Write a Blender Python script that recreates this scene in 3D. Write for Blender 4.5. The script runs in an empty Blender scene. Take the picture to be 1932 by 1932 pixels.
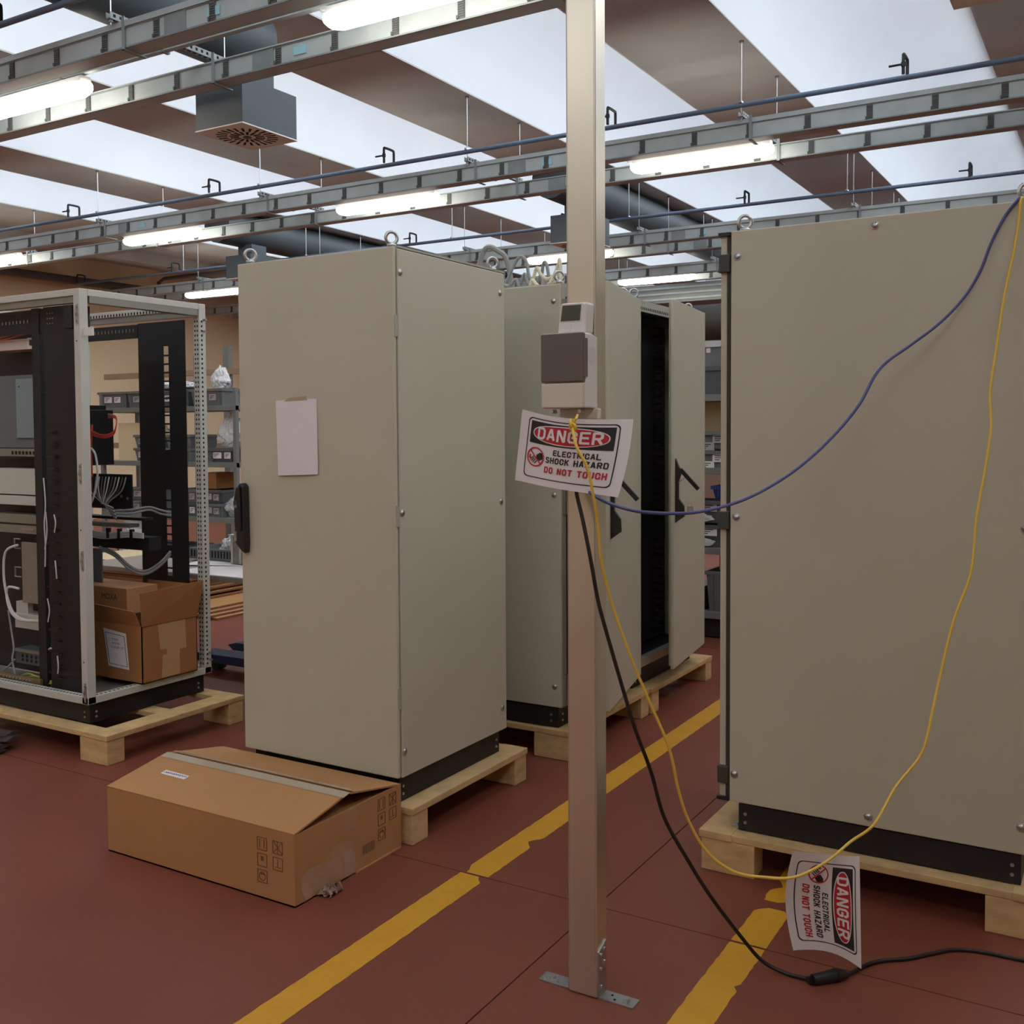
import bpy, bmesh, math, random
from mathutils import Vector, Matrix, noise
random.seed(7)
S = bpy.context.scene
COL = S.collection
PI = math.pi
# ------------------------------------------------------------------ camera
CAM_H = 1.5647
yaw, pitch, roll = 0.5374, -0.0409, -0.0055
fw = Vector((-math.sin(yaw)*math.cos(pitch), math.cos(yaw)*math.cos(pitch), math.sin(pitch)))
rt = Vector((math.cos(yaw), math.sin(yaw), 0)); up = rt.cross(fw)
r2 = rt*math.cos(roll) + up*math.sin(roll); u2 = -rt*math.sin(roll) + up*math.cos(roll)
cd = bpy.data.cameras.new('camera'); cam = bpy.data.objects.new('camera', cd); COL.objects.link(cam)
cam.matrix_world = Matrix(((r2.x, u2.x, -fw.x, 0), (r2.y, u2.y, -fw.y, 0), (r2.z, u2.z, -fw.z, CAM_H), (0, 0, 0, 1)))
cd.sensor_fit = 'HORIZONTAL'; cd.sensor_width = 36.0; cd.lens = 1953.27/1932*36; cd.shift_y = -76.9/1932
cd.clip_start = 0.05; cd.clip_end = 200
S.camera = cam
# ------------------------------------------------------------------ world, exposure
SKY = 4.6
LAMP = 17.5
w = bpy.data.worlds.new('world'); S.world = w; w.use_nodes = True
w.node_tree.nodes['Background'].inputs[0].default_value = (0.92, 0.96, 1.0, 1)
w.node_tree.nodes['Background'].inputs[1].default_value = SKY
S.view_settings.view_transform = 'Standard'; S.view_settings.look = 'None'
S.view_settings.gamma = 1.0; S.view_settings.use_curve_mapping = False
S.view_settings.exposure = 0.0
# ------------------------------------------------------------------ materials
def lin(c):
    o = []
    for v in c:
        v = v/255.0
        o.append(v/12.92 if v <= 0.04045 else ((v+0.055)/1.055)**2.4)
    return (*o, 1)
MATS = {}
def mat(name, rgb, rough=0.5, metal=0.0, var=0.0, scale=8.0, bump=0.0, bscale=60.0, spec=0.5, stretch=None, alpha=1.0, coat=0.0):
    if name in MATS: return MATS[name]
    m = bpy.data.materials.new(name); m.use_nodes = True; nt = m.node_tree; b = nt.nodes['Principled BSDF']
    b.inputs['Base Color'].default_value = lin(rgb); b.inputs['Roughness'].default_value = rough
    b.inputs['Metallic'].default_value = metal; b.inputs['Specular IOR Level'].default_value = spec
    b.inputs['Alpha'].default_value = alpha; b.inputs['Coat Weight'].default_value = coat
    tc = nt.nodes.new('ShaderNodeTexCoord'); mp = nt.nodes.new('ShaderNodeMapping')
    nt.links.new(tc.outputs['Object'], mp.inputs[0])
    if stretch: mp.inputs['Scale'].default_value = stretch
    if var:
        n = nt.nodes.new('ShaderNodeTexNoise'); n.inputs['Scale'].default_value = scale; n.inputs['Detail'].default_value = 5
        r = nt.nodes.new('ShaderNodeValToRGB'); c = lin(rgb)
        r.color_ramp.elements[0].position = 0.3; r.color_ramp.elements[1].position = 0.7
        r.color_ramp.elements[0].color = (*[v*(1-var) for v in c[:3]], 1); r.color_ramp.elements[1].color = (*[min(1, v*(1+var)) for v in c[:3]], 1)
        nt.links.new(mp.outputs[0], n.inputs['Vector']); nt.links.new(n.outputs['Fac'], r.inputs[0]); nt.links.new(r.outputs[0], b.inputs['Base Color'])
    if bump:
        n2 = nt.nodes.new('ShaderNodeTexNoise'); n2.inputs['Scale'].default_value = bscale; n2.inputs['Detail'].default_value = 3
        bp = nt.nodes.new('ShaderNodeBump'); bp.inputs['Strength'].default_value = bump; bp.inputs['Distance'].default_value = 0.002
        nt.links.new(mp.outputs[0], n2.inputs['Vector']); nt.links.new(n2.outputs['Fac'], bp.inputs['Height']); nt.links.new(bp.outputs[0], b.inputs['Normal'])
    MATS[name] = m; return m
def emis(name, rgb, strength):
    m = bpy.data.materials.new(name); m.use_nodes = True; nt = m.node_tree; nt.nodes.clear()
    e = nt.nodes.new('ShaderNodeEmission'); o = nt.nodes.new('ShaderNodeOutputMaterial')
    e.inputs[0].default_value = (*rgb, 1); e.inputs[1].default_value = strength
    nt.links.new(e.outputs[0], o.inputs[0]); MATS[name] = m; return m
def clear(name, tint, fac, rough=0.05):
    m = bpy.data.materials.new(name); m.use_nodes = True; nt = m.node_tree; nt.nodes.clear()
    t = nt.nodes.new('ShaderNodeBsdfTransparent'); t.inputs[0].default_value = (*tint, 1)
    g = nt.nodes.new('ShaderNodeBsdfPrincipled'); g.inputs['Roughness'].default_value = rough; g.inputs['Base Color'].default_value = (.8, .82, .84, 1)
    x = nt.nodes.new('ShaderNodeMixShader'); x.inputs[0].default_value = fac; o = nt.nodes.new('ShaderNodeOutputMaterial')
    nt.links.new(t.outputs[0], x.inputs[1]); nt.links.new(g.outputs[0], x.inputs[2]); nt.links.new(x.outputs[0], o.inputs[0])
    MATS[name] = m; return m
CAB = mat('cabinet_paint', (193, 188, 169), 0.42, var=.02, scale=3, bump=.25, bscale=900)
CABIN = mat('cabinet_edge', (168, 166, 152), 0.5)
BLK = mat('black_steel', (26, 26, 28), 0.55, bump=.15, bscale=500)
BLKP = mat('black_plastic', (30, 29, 30), 0.42)
ZINC = mat('zinc', (190, 192, 192), 0.32, 0.9, var=.12, scale=20)
TRAY = mat('galvanised', (172, 180, 179), 0.5, 0.12, var=.08, scale=6, bump=.1, bscale=120)
TRAYD = mat('galvanised_dark', (134, 141, 141), 0.5, 0.15, var=.08)
CLIP = mat('clip_grey', (84, 86, 86), 0.6)
ALU = mat('aluminium', (216, 212, 202), 0.36, 0.88, var=.06, scale=5, bump=.06, bscale=300, stretch=(1, 1, .08))
PIPE = mat('blue_pipe', (98, 116, 138), 0.5)
DUCT = mat('duct_paint', (78, 86, 90), 0.55, var=.05, scale=3)
CONC = mat('concrete', (192, 191, 188), 0.85, var=.08, scale=1.6, bump=.3, bscale=40)
WHITE = mat('white_soffit', (232, 236, 240), 0.75, var=.015, scale=2)
WALLB = mat('beige_wall', (236, 212, 176), 0.85, var=.05, scale=.8)
WALLG = mat('brown_wall', (150, 122, 108), 0.85, var=.05, scale=.8)
WOOD = mat('pallet_wood', (204, 170, 120), 0.75, var=.16, scale=6, bump=.3, bscale=40, stretch=(2, 2, 6))
CARD = mat('cardboard', (178, 128, 82), 0.8, var=.05, scale=3, bump=.1, bscale=150)
CARDD = mat('cardboard_brown', (160, 106, 62), 0.8, var=.06, scale=4, bump=.1, bscale=150)
CARDE = mat('cardboard_edge', (122, 84, 52), 0.9, var=.3, scale=90)
TAPE = mat('clear_tape', (176, 158, 136), 0.18, var=.05)
TAPEW = clear('film_tape', (.98, .98, .98), .09, .10)
PRINT = mat('box_print', (112, 76, 48), 0.9)
PAPER = mat('paper', (226, 220, 222), 0.7, var=.01)
INK = mat('ink_black', (40, 36, 38), 0.7)
RED = mat('ink_red', (186, 34, 52), 0.6)
WPR = mat('ink_white', (228, 222, 224), 0.7)
PLW = mat('white_plastic', (222, 218, 214), 0.4)
PLB = mat('cream_plastic', (212, 200, 188), 0.42)
SMOKE = mat('smoked_lid', (104, 94, 94), 0.25)
GREYP = mat('grey_plastic', (104, 108, 110), 0.55, var=.04)
GREYP2 = mat('grey_plastic_dark', (82, 87, 90), 0.55, var=.04)
SHELF = mat('shelf_grey', (120, 124, 122), 0.5, .2)
BLUEP = mat('blue_plastic', (36, 56, 120), 0.45)
FRAME = mat('rack_frame', (196, 194, 184), 0.45, var=.02)
STEEL = mat('steel_plate', (150, 148, 138), 0.4, .5, var=.05)
BLGR = mat('blue_grey_plate', (136, 152, 158), 0.45, .2)
HOLE = mat('hole_dark', (22, 22, 22), 0.9)
YEL = mat('cord_yellow', (232, 192, 82), 0.45)
BLUEC = mat('cord_blue', (84, 88, 138), 0.45)
BLKC = mat('cord_black', (34, 26, 24), 0.5)
WHC = mat('cable_white', (206, 206, 202), 0.45)
CRC = mat('cable_cream', (222, 214, 188), 0.5)
GRC = mat('cable_grey', (150, 152, 152), 0.45)
REDC = mat('cable_red', (200, 70, 48), 0.45)
GRNY = mat('cable_green_yellow', (150, 160, 60), 0.5)
CREAM = mat('cream_board', (226, 206, 164), 0.8)
BAG = clear('plastic_bag', (.9, .9, .9), .55, .12)
RAG = mat('dark_cloth', (62, 52, 50), 0.85, var=.2, scale=30)
BLUEJ = mat('jack_blue', (34, 52, 92), 0.5)
TABLE = mat('table_top', (150, 140, 130), 0.6)
SCREEN = mat('lcd', (74, 80, 74), 0.18)
STICK = mat('sticker_blue', (150, 196, 206), 0.6)
YLINE = None
LEM = emis('lamp_glow', (1.0, .94, .82), LAMP)
GLASS = clear('window_glass', (.96, .98, 1.0), .08, .02)
def floor_mat():
    m = bpy.data.materials.new('red_floor'); m.use_nodes = True; nt = m.node_tree; b = nt.nodes['Principled BSDF']
    tc = nt.nodes.new('ShaderNodeTexCoord')
    n = nt.nodes.new('ShaderNodeTexNoise'); n.inputs['Scale'].default_value = 1.3; n.inputs['Detail'].default_value = 6
    r = nt.nodes.new('ShaderNodeValToRGB'); r.color_ramp.elements[0].position = .25; r.color_ramp.elements[1].position = .8
    r.color_ramp.elements[0].color = lin((118, 61, 47)); r.color_ramp.elements[1].color = lin((136, 73, 57))
    nt.links.new(tc.outputs['Object'], n.inputs[0]); nt.links.new(n.outputs[0], r.inputs[0]); nt.links.new(r.outputs[0], b.inputs['Base Color'])
    n2 = nt.nodes.new('ShaderNodeTexNoise'); n2.inputs['Scale'].default_value = 60
    mr = nt.nodes.new('ShaderNodeMapRange'); mr.inputs[3].default_value = .38; mr.inputs[4].default_value = .55
    nt.links.new(tc.outputs['Object'], n2.inputs[0]); nt.links.new(n2.outputs[0], mr.inputs[0]); nt.links.new(mr.outputs[0], b.inputs['Roughness'])
    b.inputs['Specular IOR Level'].default_value = .4
    bp = nt.nodes.new('ShaderNodeBump'); bp.inputs['Strength'].default_value = .08; bp.inputs['Distance'].default_value = .001
    nt.links.new(n2.outputs[0], bp.inputs['Height']); nt.links.new(bp.outputs[0], b.inputs['Normal'])
    return m
FLOOR = floor_mat()
def yellow_mat():
    m = bpy.data.materials.new('yellow_paint'); m.use_nodes = True; nt = m.node_tree; b = nt.nodes['Principled BSDF']
    tc = nt.nodes.new('ShaderNodeTexCoord')
    n = nt.nodes.new('ShaderNodeTexNoise'); n.inputs['Scale'].default_value = 9; n.inputs['Detail'].default_value = 8; n.inputs['Roughness'].default_value = .7
    r = nt.nodes.new('ShaderNodeValToRGB'); r.color_ramp.elements[0].position = .29; r.color_ramp.elements[1].position = .33
    r.color_ramp.elements[0].color = lin((120, 74, 46)); r.color_ramp.elements[1].color = lin((206, 146, 30))
    e = r.color_ramp.elements.new(.6); e.color = lin((214, 156, 40))
    nt.links.new(tc.outputs['Object'], n.inputs[0]); nt.links.new(n.outputs[0], r.inputs[0]); nt.links.new(r.outputs[0], b.inputs['Base Color'])
    b.inputs['Roughness'].default_value = .55
    return m
YLINE = yellow_mat()
# ------------------------------------------------------------------ mesh helpers
class MB:
    def __init__(s): s.v = []; s.f = []
    def add(s, vs, fs):
        o = len(s.v); s.v += [tuple(q) for q in vs]; s.f += [tuple(i+o for i in f) for f in fs]; return s
    def box(s, x0, x1, y0, y1, z0, z1, M=None):
        vs = [Vector(q) for q in ((x0,y0,z0),(x1,y0,z0),(x1,y1,z0),(x0,y1,z0),(x0,y0,z1),(x1,y0,z1),(x1,y1,z1),(x0,y1,z1))]
        if M: vs = [M @ q for q in vs]
        return s.add(vs, [(0,3,2,1),(4,5,6,7),(0,1,5,4),(1,2,6,5),(2,3,7,6),(3,0,4,7)])
    def prism(s, poly, a, b, axis='y', M=None):
        n = len(poly)
        def P(p, t): return Vector({'y': (p[0], t, p[1]), 'x': (t, p[0], p[1]), 'z': (p[0], p[1], t)}[axis])
        vs = [P(p, a) for p in poly]+[P(p, b) for p in poly]
        if M: vs = [M @ q for q in vs]
        return s.add(vs, [tuple(range(n)), tuple(range(2*n-1, n-1, -1))]+[(i, i+n, (i+1) % n+n, (i+1) % n) for i in range(n)])
    def cyl(s, p0, p1, r, n=12, r1=None, caps=True):
        p0 = Vector(p0); p1 = Vector(p1); d = (p1-p0).normalized(); a = d.orthogonal().normalized(); b = d.cross(a); r1 = r if r1 is None else r1
        vs = []
        for p, q in ((p0, r), (p1, r1)):
            for i in range(n):
                t = 2*PI*i/n; vs.append(p+(a*math.cos(t)+b*math.sin(t))*q)
        fs = [(i, (i+1) % n, (i+1) % n+n, i+n) for i in range(n)]
        if caps: fs += [tuple(range(n-1, -1, -1)), tuple(range(n, 2*n))]
        return s.add(vs, fs)
    def tube(s, pts, r, n=8, closed=False):
        pts = [Vector(p) for p in pts]; m = len(pts); vs = []; a = None
        for i, p in enumerate(pts):
            if closed: d = pts[(i+1) % m]-pts[i-1]
            else: d = pts[min(i+1, m-1)]-pts[max(i-1, 0)]
            d.normalize()
            if a is None: a = d.orthogonal().normalized()
            else:
                a = a-d*a.dot(d)
                a = a.normalized() if a.length > 1e-6 else d.orthogonal().normalized()
            b = d.cross(a)
            for k in range(n):
                t = 2*PI*k/n; vs.append(p+(a*math.cos(t)+b*math.sin(t))*r)
        fs = []
        for i in range(m if closed else m-1):
            j = (i+1) % m
            for k in range(n):
                fs.append((i*n+k, i*n+(k+1) % n, j*n+(k+1) % n, j*n+k))
        if not closed: fs += [tuple(range(n-1, -1, -1)), tuple((m-1)*n+k for k in range(n))]
        return s.add(vs, fs)
    def torus(s, c, ax, R, r, N=24, n=8):
        c = Vector(c); ax = Vector(ax).normalized(); a = ax.orthogonal().normalized(); b = ax.cross(a)
        return s.tube([c+(a*math.cos(2*PI*i/N)+b*math.sin(2*PI*i/N))*R for i in range(N)], r, n, True)
    def grid(s, fn, nu, nv):
        vs = [fn(i/nu, j/nv) for j in range(nv+1) for i in range(nu+1)]
        return s.add(vs, [(j*(nu+1)+i, j*(nu+1)+i+1, (j+1)*(nu+1)+i+1, (j+1)*(nu+1)+i) for j in range(nv) for i in range(nu)])
    def mesh(s, name, m, smooth=False):
        me = bpy.data.meshes.new(name); me.from_pydata(s.v, [], s.f); me.materials.append(m)
        bm = bmesh.new(); bm.from_mesh(me); bmesh.ops.recalc_face_normals(bm, faces=bm.faces); bm.to_mesh(me); bm.free()
        if smooth: me.polygons.foreach_set('use_smooth', [True]*len(me.polygons)); 
        me.update(); return me
    def build(s, name, m, parent=None, smooth=False, bevel=0.0, label=None):
        o = bpy.data.objects.new(name, s.mesh(name, m, smooth)); COL.objects.link(o)
        if parent:
            o.parent = parent; o.matrix_parent_inverse = inv(parent)
        if bevel:
            b = o.modifiers.new('bevel', 'BEVEL'); b.width = bevel; b.segments = 2; b.limit_method = 'ANGLE'
        if smooth:
            try: o.data.set_sharp_from_angle(angle=math.radians(40))
            except Exception: pass
        if label: o['label'] = label
        return o
def wm(o):
    M = o.matrix_basis.copy()
    if o.parent: M = wm(o.parent) @ o.matrix_parent_inverse @ M
    return M
def inv(o): return wm(o).inverted()
def tag(o, label, cat=None, group=None, kind=None):
    o['label'] = label
    if cat: o['category'] = cat
    if group: o['group'] = group
    if kind: o['kind'] = kind
    return o
def thing(name, label, cat, loc=(0, 0, 0), group=None, kind=None, rz=0):
    o = bpy.data.objects.new(name, None); COL.objects.link(o); o.location = loc; o.rotation_euler = (0, 0, rz); o.empty_display_size = .1
    tag(o, label, cat, group, kind); return o
def child(name, me, parent, loc, rot=None):
    """a piece sharing mesh data, placed in world coordinates"""
    o = bpy.data.objects.new(name, me); COL.objects.link(o); o.parent = parent; o.matrix_parent_inverse = inv(parent)
    o.location = loc
    if rot is not None: o.rotation_euler = rot
    return o
def struct(o, label=None):
    o['kind'] = 'structure'
    if label: o['label'] = label
    return o
def smoothpts(pts, k=6):
    P = [Vector(p) for p in pts]; out = []
    for i in range(len(P)-1):
        a = P[max(i-1, 0)]; b = P[i]; c = P[i+1]; d = P[min(i+2, len(P)-1)]
        for j in range(k):
            t = j/k
            out.append(0.5*((2*b)+(c-a)*t+(2*a-5*b+4*c-d)*t*t+(3*b-a-3*c+d)*t**3))
    out.append(P[-1]); return out
def text2d(txt, x0, x1, y0, y1, bold=.02, shear=0.0):
    """text as flat triangles filling the rectangle: list of (verts2d), faces"""
    c = bpy.data.curves.new('t', 'FONT'); c.body = txt; c.offset = bold; c.resolution_u = 3; c.shear = shear; c.fill_mode = 'FRONT'
    o = bpy.data.objects.new('t', c); COL.objects.link(o)
    dg = bpy.context.evaluated_depsgraph_get(); me = bpy.data.meshes.new_from_object(o.evaluated_get(dg))
    V = [(v.co.x, v.co.y) for v in me.vertices]; F = [tuple(p.vertices) for p in me.polygons]
    bpy.data.objects.remove(o); bpy.data.curves.remove(c); bpy.data.meshes.remove(me)
    ax = min(v[0] for v in V); bx = max(v[0] for v in V); ay = min(v[1] for v in V); by = max(v[1] for v in V)
    return [((v[0]-ax)/(bx-ax)*(x1-x0)+x0, (v[1]-ay)/(by-ay)*(y1-y0)+y0) for v in V], F
ORD = ['first', 'second', 'third', 'fourth', 'fifth', 'sixth', 'seventh', 'eighth', 'ninth', 'tenth']
# ================================================================== ROOM
XL, XR, YF, YB = -15.9, 4.15, -5.0, 21.0
ZC = 4.6
fl = thing('floor', 'red painted concrete floor of the workshop', None, (0, 0, 0), kind='structure')
MB().box(XL-.2, XR+.2, YF-.2, YB+.2, -.3, -.012).build('joint_bed', HOLE, fl)
xs = [XL-.2, -13.475, -9.475, -5.475, -1.475, 2.525, XR+.2]; ys = [YF-.2, -1.0, 3.0, 7.0, 11.0, 15.0, 19.0, YB+.2]
g = .0022
for i in range(len(xs)-1):
    for j in range(len(ys)-1):
        MB().box(xs[i]+g, xs[i+1]-g, ys[j]+g, ys[j+1]-g, -.06, 0).build('floor_slab', FLOOR, fl)
def yline(x, y0, y1, gaps):
    """worn painted line; gaps = (y, length) where paint is chipped off across part of the width"""
    b = MB(); n = int((y1-y0)/.02); rnd = random.Random(int(-x*100))
    L = []; R = []
    for i in range(n+1):
        y = y0+(y1-y0)*i/n; l = x+rnd.uniform(-.0015, .0015); r = x+.108+rnd.uniform(-.0015, .0015)
        for gy, gl, a, c in gaps:
            if abs(y-gy) < gl:
                k = 1-abs(y-gy)/gl
                l += a*k*rnd.uniform(.6, 1.1); r -= c*k*rnd.uniform(.6, 1.1)
        L.append((l, y)); R.append((max(r, l+.004), y))
    vs = [(q[0], q[1], .0006) for q in L]+[(q[0], q[1], .0006) for q in R]
    m = n+1
    b.add(vs, [(i, i+m, i+m+1, i+1) for i in range(n)])
    o = b.build('floor_marking', YLINE, fl, label='worn yellow painted line'); return o
yline(-2.005, .4, 2.994, [(2.99, .03, 0, .05)])
yline(-2.005, 3.006, 12.0, [(3.35, .05, .0, .04), (3.02, .04, .03, .0)])
yline(-1.02, 1.0, 2.994, [(2.75, .015, 0, .02)])
yline(-1.02, 3.006, 3.27, [(3.27, .03, .05, .02)]); yline(-1.02, 3.32, 6.5, [(3.32, .04, .01, .06), (3.45, .05, .05, 0), (3.2, .02, .02, 0)])
# ---- ceiling: concrete beams, curved white soffits, strip windows
ce = thing('ceiling', 'shed roof of flat concrete beams with curved white soffits between', None, (0, 0, ZC), kind='structure')
PIT = 2.568
BW = .98
prof = [(0, 0), (.03, .22), (.10, .42), (.22, .62), (.38, .79), (.58, .93), (.82, 1.04), (1.06, 1.11), (1.20, 1.14)]
for k in range(-2, 6):
    xr = -2.605-PIT*k           # right edge of beam k
    xl = xr-BW
    a, bq = max(xl, XL-.2), min(xr, XR+.2)
    if k == 5: a = XL-.2
    b = MB().box(a, bq, YF-.2, YB+.2, ZC, ZC+.14)
    o = b.build('beam', CONC, ce)
    if k == 5: continue
    # lips along the beam edges
    if xr < XR: MB().box(xr-.05, xr, YF, YB, ZC-.012, ZC-.0005).build('beam_lip', CONC, ce)
for k in range(-1, 5):
    x0 = -2.605-PIT*k; wq = PIT-BW
    pts = [(x0+p[0]*wq/1.585, ZC+p[1]) for p in prof]
    b = MB(); n = len(pts)
    th = .05
    poly = [(p[0]-.0, p[1]) for p in pts]+[(p[0]-.03, p[1]+th) for p in reversed(pts)]
    vs = []; ysg = [YF-.2, YB+.2]
    for y in ysg: vs += [(p[0], y, p[1]) for p in poly]
    N = len(poly)
    b.add(vs, [(i, (i+1) % N, (i+1) % N+N, i+N) for i in range(N)]+[tuple(range(N)), tuple(range(2*N-1, N-1, -1))])
    b.build('soffit', WHITE, ce, smooth=True)
    # strip window at the far edge of the bay
    xt, zt = pts[-1]; xb, zb = x0+wq-.005, ZC+.02
    wn = thing('window_%d' % (k+2), 'long strip window along the edge of a roof bay', None, (xb, 8, zb), kind='structure')
    d = Vector((xt-xb, 0, zt-zb))
    nrm = Vector((d.z, 0, -d.x)).normalized()
    def bar(y0, y1, t0, t1, hw, nm, mtl):
        p0 = Vector((xb, 0, zb))+d*t0; p1 = Vector((xb, 0, zb))+d*t1
        vs = []
        for y in (y0, y1):
            for p, sg in ((p0, -1), (p1, -1), (p1, 1), (p0, 1)):
                q = p+nrm*hw*sg; vs.append((q.x, y, q.z))
        return MB().add(vs, [(0,1,2,3),(7,6,5,4),(0,4,5,1),(1,5,6,2),(2,6,7,3),(3,7,4,0)]).build(nm, mtl, wn)
    bar(YF, YB, 0, .06, .025, 'frame', PLW); bar(YF, YB, .95, 1.0, .03, 'frame', PLW)
    y = YF
    while y < YB-.1:
        y2 = min(y+2.0, YB)
        bar(y, y+.05, .06, .95, .02, 'mullion', PLW)
        bar(y+.05, y2, .06, .95, .003, 'pane', GLASS)
        y = y2
# roof bays at both outer ends are closed by solid slabs
MB().box(-2.605+PIT*2, XR+.2, YF-.2, YB+.2, ZC, ZC+.14).build('roof_slab', CONC, ce)
MB().box(XL-.2, -2.605-PIT*4-BW, YF-.2, YB+.2, ZC+.02, ZC+.14).build('roof_slab', CONC, ce)
MB().box(-14.8, -14.55, YF, YB, ZC-.16, ZC+.02).build('roof_rib', CONC, ce)
# gable ends of the shed bays
for nm, y0, y1 in (('gable_near', YF-.2, YF), ('gable_far', YB, YB+.2)):
    MB().box(XL-.2, XR+.2, y0, y1, ZC, ZC+1.3).build(nm, CONC, ce)
struct(MB().box(XL-.2, XL, YF-.2, YB+.2, 0, ZC+.02).build('wall_left', WALLB), 'beige plastered wall behind the shelving')
struct(MB().box(XL, XR, YB, YB+.2, 0, ZC).build('wall_back', WALLG), 'brownish far wall of the hall')
struct(MB().box(XR, XR+.2, YF-.2, YB+.2, 0, ZC).build('wall_right', WALLB), 'beige plastered wall out of view on the right')
struct(MB().box(XL, XR, YF-.2, YF, 0, ZC).build('wall_front', WALLB), 'beige plastered wall behind the viewer')
# ================================================================== OVERHEAD SERVICES
ROWN = {0: 'in the row behind the viewer', 1: 'in the row nearest the viewer', 2: 'in the second row from the viewer', 3: 'in the third row from the viewer', 4: 'in the fourth row from the viewer', 5: 'in the farthest row'}
ROWS = {0: (-.9, -.2, -.5, -1.1), 1: (4.2, 4.9, 4.55, 4.0), 2: (8.05, 8.8, 8.47, 8.0), 3: (11.9, 12.65, 12.33, 11.55), 4: (14.5, 15.2, 14.9, 14.1), 5: (17.2, 17.9, 17.6, 16.8)}
XA, XB = -15.6, 3.6
cb = MB().box(-.022, .022, -.006, .004, 0, .105)
for i in range(7): cb.box(-.02, .02, -.010, -.006, .012+i*.013, .018+i*.013)
cb.box(-.03, -.016, -.012, .002, .0, .02)
CLIPM = cb.mesh('clip', CLIP)
def tray(row, near):
    yn, yf, yl, yp = ROWS[row]; y = yn if near else yf
    t = thing('cable_tray', ('galvanised cable tray, near one of its pair ' if near else 'galvanised cable tray, far one of its pair ')+ROWN[row], 'cable tray', (-5, y, 3.84), 'overhead cable trays')
    z0 = 3.84
    b = MB().box(XA, XB, y, y+.13, z0, z0+.004).box(XA, XB, y, y+.004, z0, z0+.12).box(XA, XB, y+.126, y+.13, z0, z0+.12)
    b.build('channel', TRAY, t)
    MB().box(XA, XB, y-.012, y+.142, z0+.12, z0+(.155 if near else .128)).build('cover', TRAY, t)
    MB().box(XA, XB, y-.008, y, z0-.004, z0+.006).box(XA, XB, y-.004, y+.0, z0+.112, z0+.12).build('rim', TRAYD, t)
    x = -1.235+ (0 if near else -.17) + .456*4
    while x > XA+.2:
        if row >= 1: child('clip', CLIPM, t, (x, y-.002, z0+.008))
        x -= .456
    # joint plates
    for xj in (-4.75, -10.0):
        MB().box(xj-.07, xj+.11, y-.005, y-.001, z0+.006, z0+.112).build('joint_plate', TRAYD, t)
        MB().box(xj+.16+.12, xj+.26+.12, y-.006, y-.002, z0+.035, z0+.085).build('sticker', STICK, t)
    return t
for r in (1, 2, 3, 4, 5):
    tray(r, True); tray(r, False)
def trapeze(row, x, idx):
    yn, yf, yl, yp = ROWS[row]
    t = thing('trapeze_hanger', 'steel tray hanger on two rods, %s from right %s' % (ORD[idx], ROWN[row]), 'hanger', (x, yn, 4.01), 'tray hangers')
    ya, yb = yn-.07, yf+.17
    MB().box(x-.02, x+.02, ya, yb, 4.0, 4.004).box(x-.02, x-.016, ya, yb, 4.004, 4.04).box(x+.016, x+.02, ya, yb, 4.004, 4.04).build('strut', TRAYD, t)
    hb = MB(); y = ya+.03
    while y < yb-.02: hb.box(x-.009, x+.009, y-.012, y+.012, 3.999, 4.0005); hb.box(x-.0205, x-.0195, y-.009, y+.009, 4.012, 4.03); hb.box(x+.0195, x+.0205, y-.009, y+.009, 4.012, 4.03); y += .045
    hb.build('slots', HOLE, t)['kind'] = 'stuff'
    for y in (ya+.02, yb-.02):
        MB().cyl((x, y, 3.97), (x, y, ZC-.013), .0042, 6).build('rod', ZINC, t)
        MB().cyl((x, y, ZC-.024), (x, y, ZC-.0125), .02, 8).build('anchor', TRAYD, t)
        MB().cyl((x, y, 3.985), (x, y, 4.0), .013, 6).build('nut', TRAYD, t)
    for y in (yn, yf):
        MB().box(x+.05, x+.075, y-.016, y-.012, 3.82, 4.02).box(x+.05, x+.075, y-.016, y+.15, 3.82, 3.826).build('strap', TRAYD, t)
for r in (1, 2, 3, 4, 5):
    for i, k in enumerate(range(-1, 5)): trapeze(r, -2.655-PIT*k, i)
def pipe(row):
    yp = ROWS[row][3]; z = 4.09
    t = thing('air_pipe', 'thin blue compressed air pipe above the cable trays '+ROWN[row], 'pipe', (-5, yp, z), 'compressed air pipes')
    MB().cyl((XA, yp, z), (XB, yp, z), .020, 12).build('tube', PIPE, t, smooth=True)
    for k in range(8):
        x = -1.42-2.32*k+2.32
        if row >= 3 and -11.0 < x < -10.4: continue
        p = [(x, yp, z), (x, yp, z+.105), (x, yp-.02, z+.122), (x, yp-.13, z+.122), (x, yp-.15, z+.105), (x, yp-.15, z-.02)]
        MB().tube(smoothpts(p, 3), .012, 7).build('gooseneck_tap', BLK, t, smooth=True)
        MB().cyl((x-.10, yp-.15, z+.05), (x, yp-.15, z+.05), .008, 6).cyl((x, yp-.15, z+.035), (x, yp-.15, z+.065), .017, 10).build('tap_lever', BLK, t)
    for k in range(-1, 5):
        x = -2.655-PIT*k
        MB().box(x-.012, x+.012, yp-.03, yp+.03, z+.015, z+.03).cyl((x, yp, z+.02), (x, yp, ZC-.013), .005, 6).build('pipe_clamp', ZINC, t)
for r in (1, 2, 3, 4, 5): pipe(r)
def rail(row):
    yl = ROWS[row][2]
    t = thing('lighting_rail', 'slim steel rail carrying the lamps '+ROWN[row], 'rail', (-5, yl, 3.93), 'lighting rails')
    MB().box(XA, XB, yl-.02, yl+.02, 3.935, 3.975).build('rail_body', TRAY, t)
    for k in range(-1, 5):
        x = -2.655-PIT*k
        MB().box(x-.012, x+.012, yl-.03, yl+.03, 3.925, 4.003).build('rail_clamp', TRAYD, t)
for r in (0, 1, 2, 3, 4, 5): rail(r)
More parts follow.
